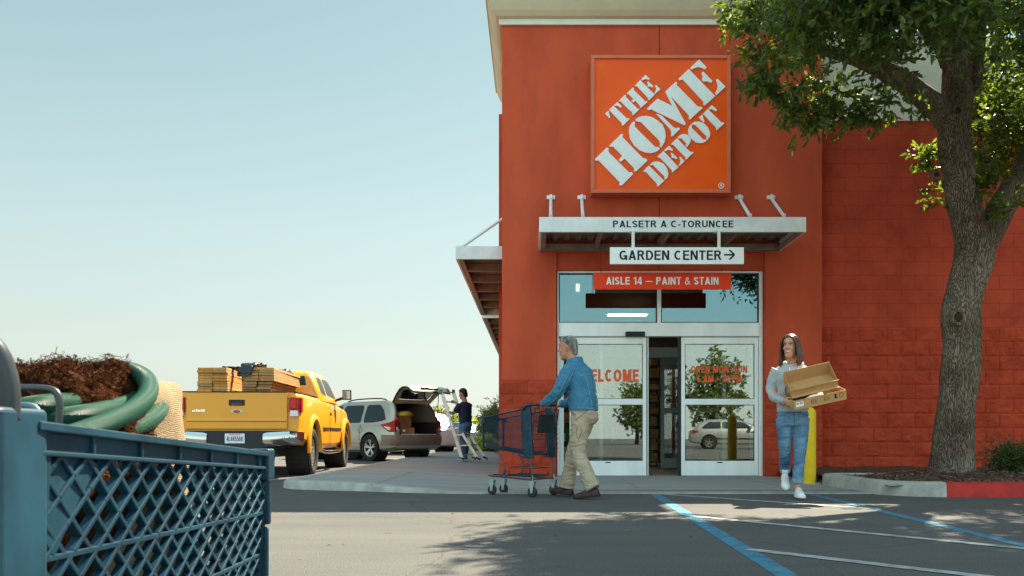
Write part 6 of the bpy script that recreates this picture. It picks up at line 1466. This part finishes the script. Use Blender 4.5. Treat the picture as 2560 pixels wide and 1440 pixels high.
m=MB(); m.loft([[HL@p for p in ell(((a+b)/2,0,z),(a-b)/2,c_,20,2.3)] for z,a,b,c_ in[(-.07,-.05,-.10,.054),(-.03,-.03,-.108,.070),(.02,-.01,-.112,.079),(.06,.045,-.112,.081),(.10,.088,-.108,.077),(.13,.07,-.09,.060),(.155,.02,-.05,.03)]]); organic(m,'hair',mat('black_hair',(.014,.011,.010),.6),lb,.007,1,(.004,40,40,30,1))
m=MB(); m.loft([ell((-.03,0,.86),.118,.165),ell((-.02,0,1.0),.122,.168),ell((0,0,1.16),.128,.182),ell((0,0,1.28),.122,.192),ell((0,0,1.35),.09,.155),ell((.01,0,1.385),.07,.08)])
m.tube([(.0,.165,1.315),(.05,.215,1.21),(.09,.243,1.14)],[.075,.070,.064],14,1); m.tube([(.0,-.165,1.315),(.08,-.205,1.24),(.14,-.22,1.20)],[.075,.070,.064],14,1)
organic(m,'t_shirt',mat('navy_cotton',(.022,.028,.060),.9,var=.15,vs=6),LM,.009,2,(.006,9,9,10,3))
m=MB(); m.loft([ell((-.03,0,.90),.115,.155),ell((-.035,0,.80),.13,.172),ell((-.02,0,.74),.11,.165)]); m.tube([(-.02,-.088,.80),(.04,-.095,.60),(.07,-.10,.44),(.085,-.11,.14)],[.098,.088,.078,.070],14,1); m.tube([(-.03,.088,.80),(-.03,.098,.60),(-.04,.10,.44),(-.10,.11,.14)],[.098,.088,.078,.070],14,1)
organic(m,'jeans',mat('mid_blue_jeans',(.07,.15,.24),.85,var=.2,vs=5),LM,.009,2,(.006,9,9,14,5))
BSN=mat('blue_sneaker',(.05,.15,.30),.6,var=.5,vs=20)
shoe(LM,'sneaker',BSN,mat('pale_sole',(.5,.5,.48),.7),(.03,-.11,.0),0,0,.27,.10); shoe(LM,'sneaker',BSN,MT['pale_sole'],(-.16,.11,.0),R(5),0,.27,.10)
# ---------- ladder ----------
LADM=mat('ladder_aluminium',(.66,.66,.63),.4,.4,var=.2,vs=9); 
LD=thing('stepladder','tall aluminium folding ladder standing open on the pavement beside the champagne wagon','ladder',(PX(1165,20.5),20.5,.105))
def L3(px,py,Y): return P(px,py,Y)
a0,a1=L3(1103,978,20.35),L3(1156,1149,20.35); b0,b1=L3(1133,979,20.75),L3(1186,1146,20.75); a1.z=b1.z=.115
for p,q in((a0,a1),(b0,b1)): m=MB(); m.bar(p,q,.085,.035,up=(0,1,0)); m.build('rail',LADM,LD,bev=.004); m=MB(); p2=p.lerp(q,.30)+V((.004,-.024,0)); m.bar(p2,q.lerp(p,.03)+V((.004,-.024,0)),.045,.02,up=(0,1,0)); m.build('inner_rail',LADM,LD)
for f in(.015,.155,.31,.475,.64,.80,.93): m=MB(); m.bar(a0.lerp(a1,f),b0.lerp(b1,f),.035,.03); m.build('rung',LADM,LD,bev=.004)
m=MB(); m.box(a0.x-.06,a0.x+.03,a0.y-.04,a0.y+.03,a0.z-.07,a0.z+.03); m.build('hinge_cap',mat('green_hinge',(.05,.25,.14),.5),LD,bev=.015); m=MB(); m.box(b0.x-.03,b0.x+.04,b0.y-.03,b0.y+.03,b0.z-.03,b0.z+.05); m.build('hinge_cap',TRIM,LD,bev=.015)
c0,c1=L3(1155,1083,20.30),L3(1196,1146,20.30); d0,d1_=L3(1172,1083,20.85),L3(1214,1143,20.85); c1.z=d1_.z=.115
for p,q in((c0,c1),(d0,d1_)): m=MB(); m.bar(p,q,.065,.03,up=(0,1,0)); m.build('rear_rail',LADM,LD,bev=.004)
for f in(.02,.42): m=MB(); p=c0.lerp(c1,f);q=d0.lerp(d1_,f); e_=a0.lerp(a1,.63+.2*f*1.9) ; m.add([e_,p+V((.03,0,0)),q+V((.03,0,0)),e_+V((.1,.4,0))],[(0,1,2,3)]); m.v+=[(x,y,z-.03) for x,y,z in m.v]; m.f+=[(4,5,6,7),(0,1,5,4),(1,2,6,5),(2,3,7,6),(3,0,4,7)]; m.m+=[0]*5; m.build('step',LADM,LD)
for p in(a1,b1,c1,d1_): m=MB(); m.bar(p+V((-.06,0,.06)),p+V((.05,0,.0)),.06,.045); m.build('rubber_foot',TRIM,LD,bev=.008)
# ---------- foreground cart and its load ----------
FO=V((-.790,.925,0)); Lf=.875
K2=cart('shopping_cart','large blue lattice cart close to the viewer holding a burlap sack and green hose',FO,R(90),Lf,.714,.663,.247,.230,.33,.36,near=True)
m=MB()
for s in(-1,1):
    m.tube([(Lf-.02,s*.14,.16),(.0,s*.22,.14)],.012,8); m.tube([(.55,s*.2,.345),(.5,s*.2,.2),(.55,s*.17,.155)],.012,8,1); m.tube([(.02,s*.22,.34),(.0,s*.22,.12)],.013,8)
m.tube([(Lf-.02,-.14,.16),(Lf-.02,.14,.16)],.012,8); m.tube([(0,-.22,.14),(0,.22,.14)],.011,8); m.build('frame',CTUBE,K2,local=True,smooth='all')
for y in(-.14,.14): caster(K2,Lf-.06,y,.035)
for y in(-.22,.22): caster(K2,.0,y,.035)
m=MB(); m.tube([(-.045,-.252,.715),(-.045,-.252,.755),(-.052,-.243,.790),(-.070,-.215,.808),(-.075,-.10,.812),(-.075,.10,.812),(-.070,.215,.808),(-.052,.243,.790),(-.045,.252,.755),(-.045,.252,.715)],.0135,16,2); m.build('handle',mat('handle_grey',(.05,.058,.065),.32,.3,var=.2,vs=20),K2,smooth='all',local=True)
def loop(nm,px,Y,r_,mt):
    m=MB(); m.tube([P(a,b,Y) for a,b in px],r_,10,2); return m.build(nm,mt,K2,smooth='all')
loop('seat_loop',[(-60,972),(60,969),(118,970),(140,978),(150,1000),(148,1040),(143,1085)],1.10,.0046,CTUBE)
loop('seat_loop',[(20,1012),(70,1013),(90,1020),(100,1040),(102,1075)],1.02,.0040,mat('blue_grey_tube',(.12,.20,.25),.35,.3))
# sack
BUR=mat('burlap',(.42,.30,.175),.95,var=.25,vs=90,spec=.1)
def burlap():
    t=BUR.node_tree; L=t.links.new; b=t.nodes['Principled BSDF']; tc=N(t,'ShaderNodeTexCoord'); u=N(t,'ShaderNodeUVMap')
    wv=[]
    for ax,ro in(('X',0),('Y',0)):
        w_=N(t,'ShaderNodeTexWave',bands_direction=ax); w_.inputs['Scale'].default_value=88; w_.inputs['Distortion'].default_value=2.2; w_.inputs['Detail'].default_value=2; w_.inputs['Detail Scale'].default_value=3; L(u.outputs[0],w_.inputs['Vector']); wv.append(w_)
    a=N(t,'ShaderNodeMath',operation='MAXIMUM'); L(wv[0].outputs['Fac'],a.inputs[0]); L(wv[1].outputs['Fac'],a.inputs[1])
    bp=N(t,'ShaderNodeBump'); bp.inputs['Strength'].default_value=.8; bp.inputs['Distance'].default_value=.003; L(a.outputs[0],bp.inputs['Height']); L(bp.outputs[0],b.inputs['Normal'])
    r=N(t,'ShaderNodeValToRGB'); e=r.color_ramp.elements; e[0].position=.25; e[1].position=.8; e[0].color=(.24,.165,.095,1); e[1].color=(.41,.30,.18,1); L(a.outputs[0],r.inputs[0]); L(r.outputs[0],b.inputs['Base Color'])
burlap()
SC=V((-.762,1.47,0))
SK=thing('burlap_sack','open burlap sack with a rolled rim standing in the foreground cart','sack',(SC.x,SC.y,.35))
def ringS(z,rx,ry,dx=0,dy=0,n=64,wav=.006,seed=0):
    return [V((SC.x+dx+rx*math.cos(2*PI*k/n)+wav*noise.noise(V((math.cos(2*PI*k/n)*2,math.sin(2*PI*k/n)*2,z*9+seed))),SC.y+dy+ry*math.sin(2*PI*k/n)+wav*noise.noise(V((math.cos(2*PI*k/n)*2+9,math.sin(2*PI*k/n)*2,z*9+seed))),z)) for k in range(n)]
pr=[(.36,.10,.15),(.38,.130,.19),(.45,.150,.215),(.55,.158,.225),(.63,.152,.215),(.70,.142,.20),(.745,.140,.195),(.772,.142,.198),(.790,.134,.190),(.795,.120,.175),(.785,.106,.160),(.74,.10,.155)]
rings=[ringS(z,a,b,wav=.028) for z,a,b in pr]
for i,rg in enumerate(rings): # the rim sags on the near side where the coir spills over
    g=max(0,(pr[i][0]-.62)/.17)
    for k,p in enumerate(rg):
        an=2*PI*k/64; p.z-=g*(.085*max(0,-math.sin(an))**1.0+.05*max(0,-math.cos(an)))
m=MB(); m.loft(rings,cap=False); sk=m.build('sack_cloth',BUR,SK,smooth='all')
uv=sk.data.uv_layers.new(name='uv'); n=64
for p in sk.data.polygons:
    for li in p.loop_indices:
        v=sk.data.loops[li].vertex_index; i,k=divmod(v,n); 
        if k==0 and any(sk.data.loops[q].vertex_index%n==n-1 for q in p.loop_indices): k=n
        zz=sum(math.hypot(pr[q+1][0]-pr[q][0],pr[q+1][1]-pr[q][1]) for q in range(i)); uv.data[li].uv=(k/n*1.15,zz)
sb=sk.modifiers.new('s','SUBSURF'); sb.levels=1; sb.render_levels=2
# coir heap
COIR=mat('coir_fibre',(.018,.007,.005),1,var=.6,vs=40,col2=(.085,.033,.016),bump=1,bs=120,dist=.02,spec=0,det=8)
HC=V((-.712,1.285,0))
m=MB(); nx=60;vs=[]
def hz_(x,y):
    d=math.hypot((x-HC.x)/.125,(y-HC.y)/.19)
    return .752+.045*max(0,1-d*d)+.022*noise.noise(V((x*16,y*16,1)))+.012*noise.noise(V((x*42,y*42,4)))+.032*math.exp(-((x+.635)**2+(y-1.34)**2)/.0006)+.020*math.exp(-((x+.735)**2+(y-1.33)**2)/.0016)-.12*max(0,d-.8)*3
for i in range(nx+1):
    for k in range(nx+1):
        x=HC.x-.15+.30*i/nx;y=HC.y-.28+.56*k/nx; vs.append((x,y,hz_(x,y)))
m.add(vs,[(i*(nx+1)+k,(i+1)*(nx+1)+k,(i+1)*(nx+1)+k+1,i*(nx+1)+k+1) for i in range(nx) for k in range(nx)])
CHP=m.build('coir_heap',COIR,None,smooth='all'); tag(CHP,'heap of shaggy red brown coir fibre spilling from the top of the sack','coir fibre',kind='stuff')
m=MB(); r=random.Random(17)
cen=[(r.uniform(-.15,.15)+HC.x,r.uniform(-.28,.28)+HC.y) for _ in range(260)]
for i in range(15000):
    if i%3: c0=cen[i%260]; x,y=c0[0]+r.gauss(0,.010),c0[1]+r.gauss(0,.012); lift=.008
    else: x=HC.x-.15+.30*r.random();y=HC.y-.28+.56*r.random(); lift=0
    if math.hypot((x-HC.x)/.125,(y-HC.y)/.19)>1.15: continue
    p=V((x,y,hz_(x,y)+r.uniform(-.005,.006)+lift*r.random())); l=r.uniform(.006,.024)*(1.6 if r.random()<.06 else 1); t=V((r.gauss(0,1),r.gauss(0,1),r.gauss(0,.55))).normalized(); c_=V((r.gauss(0,1),r.gauss(0,1),r.gauss(0,1)))*.004
    a=p-t*l/2;b=p+c_;c2=p+t*l/2; w_=r.uniform(.0003,.0007)*(2.5 if r.random()<.05 else 1); u_=t.cross(V((r.gauss(0,1),r.gauss(0,1),r.gauss(0,1)))).normalized()*w_
    m.add([a-u_,a+u_,b+u_,b-u_,c2],[(0,1,2,3),(3,2,4)])
tag(m.build('coir_strands',mat('coir_strand',(.030,.011,.006),1.0,var=.5,vs=160,col2=(.135,.052,.025),spec=0),fix=False),'loose coir strands standing out of the heap in the sack','coir strands',kind='stuff')
# hose
def hosemat():
    m=mat('green_hose',(.005,.125,.062),.36,spec=.28); t=m.node_tree; L=t.links.new; b=t.nodes['Principled BSDF']; u=N(t,'ShaderNodeUVMap'); 
    w1=N(t,'ShaderNodeTexWave',bands_direction='DIAGONAL'); w1.inputs['Scale'].default_value=20; L(u.outputs[0],w1.inputs['Vector'])
    mp=N(t,'ShaderNodeMapping'); mp.inputs['Scale'].default_value=(-1,1,1); L(u.outputs[0],mp.inputs[0]); w2=N(t,'ShaderNodeTexWave',bands_direction='DIAGONAL'); w2.inputs['Scale'].default_value=20; L(mp.outputs[0],w2.inputs['Vector'])
    a=N(t,'ShaderNodeMath',operation='MAXIMUM'); L(w1.outputs['Fac'],a.inputs[0]); L(w2.outputs['Fac'],a.inputs[1]); bp=N(t,'ShaderNodeBump'); bp.inputs['Strength'].default_value=.8; bp.inputs['Distance'].default_value=.0018; L(a.outputs[0],bp.inputs['Height']); L(bp.outputs[0],b.inputs['Normal'])
    r=N(t,'ShaderNodeValToRGB'); e=r.color_ramp.elements; e[0].color=(.001,.032,.018,1); e[1].color=(.002,.082,.043,1); L(a.outputs[0],r.inputs[0]); L(r.outputs[0],b.inputs['Base Color']); return m
HOSE=hosemat()
HP=[(70,1030,1.02),(120,1022,1.06),(200,1012,1.12),(280,1000,1.22),(345,1000,1.34)]
def hose(pts,r_,name='hose_loop'):
    q=[P(a,b,y) for a,b,y in pts]; q,_=bez(q,[1]*len(q),4); m=MB(); m.tube(q,r_,20); o=m.build(name,HOSE,HO,smooth='all')
    uv=o.data.uv_layers.new(name='uv'); L_=[0]
    for a,b in zip(q,q[1:]): L_.append(L_[-1]+(b-a).length)
    n=20
    for p in o.data.polygons:
        if len(p.vertices)>4: continue
        for li in p.loop_indices:
            v=o.data.loops[li].vertex_index; i,k=divmod(v,n)
            if k==0 and any(o.data.loops[z].vertex_index%n==n-1 for z in p.loop_indices): k=n
            uv.data[li].uv=(L_[i]*8,k/n*.9)
    return o
HO=thing('garden_hose','thick green ribbed garden hose coiled over the coir and sack in the foreground cart','garden hose',P(250,1060,1.2))
hose([(150,955,1.50),(200,925,1.48),(262,922,1.44),(325,923,1.38),(372,948,1.32),(372,990,1.26),(335,1025,1.20),(270,1057,1.14),(170,1092,1.08),(60,1130,1.04)],.0140)
hose([(-40,1040,1.10),(60,1020,1.12),(130,1008,1.15),(210,1005,1.22),(290,1008,1.32),(350,1016,1.42)],.0140)
hose([(0,1085,1.13),(90,1060,1.14),(170,1042,1.16),(250,1030,1.20),(320,1012,1.28),(368,985,1.38)],.0140)
hose([(150,1125,1.20),(250,1098,1.24),(320,1080,1.30),(370,1056,1.36),(402,1026,1.44),(404,990,1.54)],.0140)
# small dark things glimpsed low in the basket
t=MB(); t.box(-.74,-.60,1.12,1.26,.365,.47); tag(t.build('plant_pot_box',mat('dark_green_box',(.02,.06,.035),.5,var=.5,vs=20),bev=.01),'dark green box low inside the foreground cart','box')
t=MB(); t.lathe([(.001,.37),(.035,.37),(.045,.45),(.042,.45),(.001,.44)],(-.64,1.36-.04,0),20); tag(t.build('plant_pot',mat('terracotta',(.32,.10,.04),.7,var=.2)),'small orange plant pot low inside the foreground cart','pot')
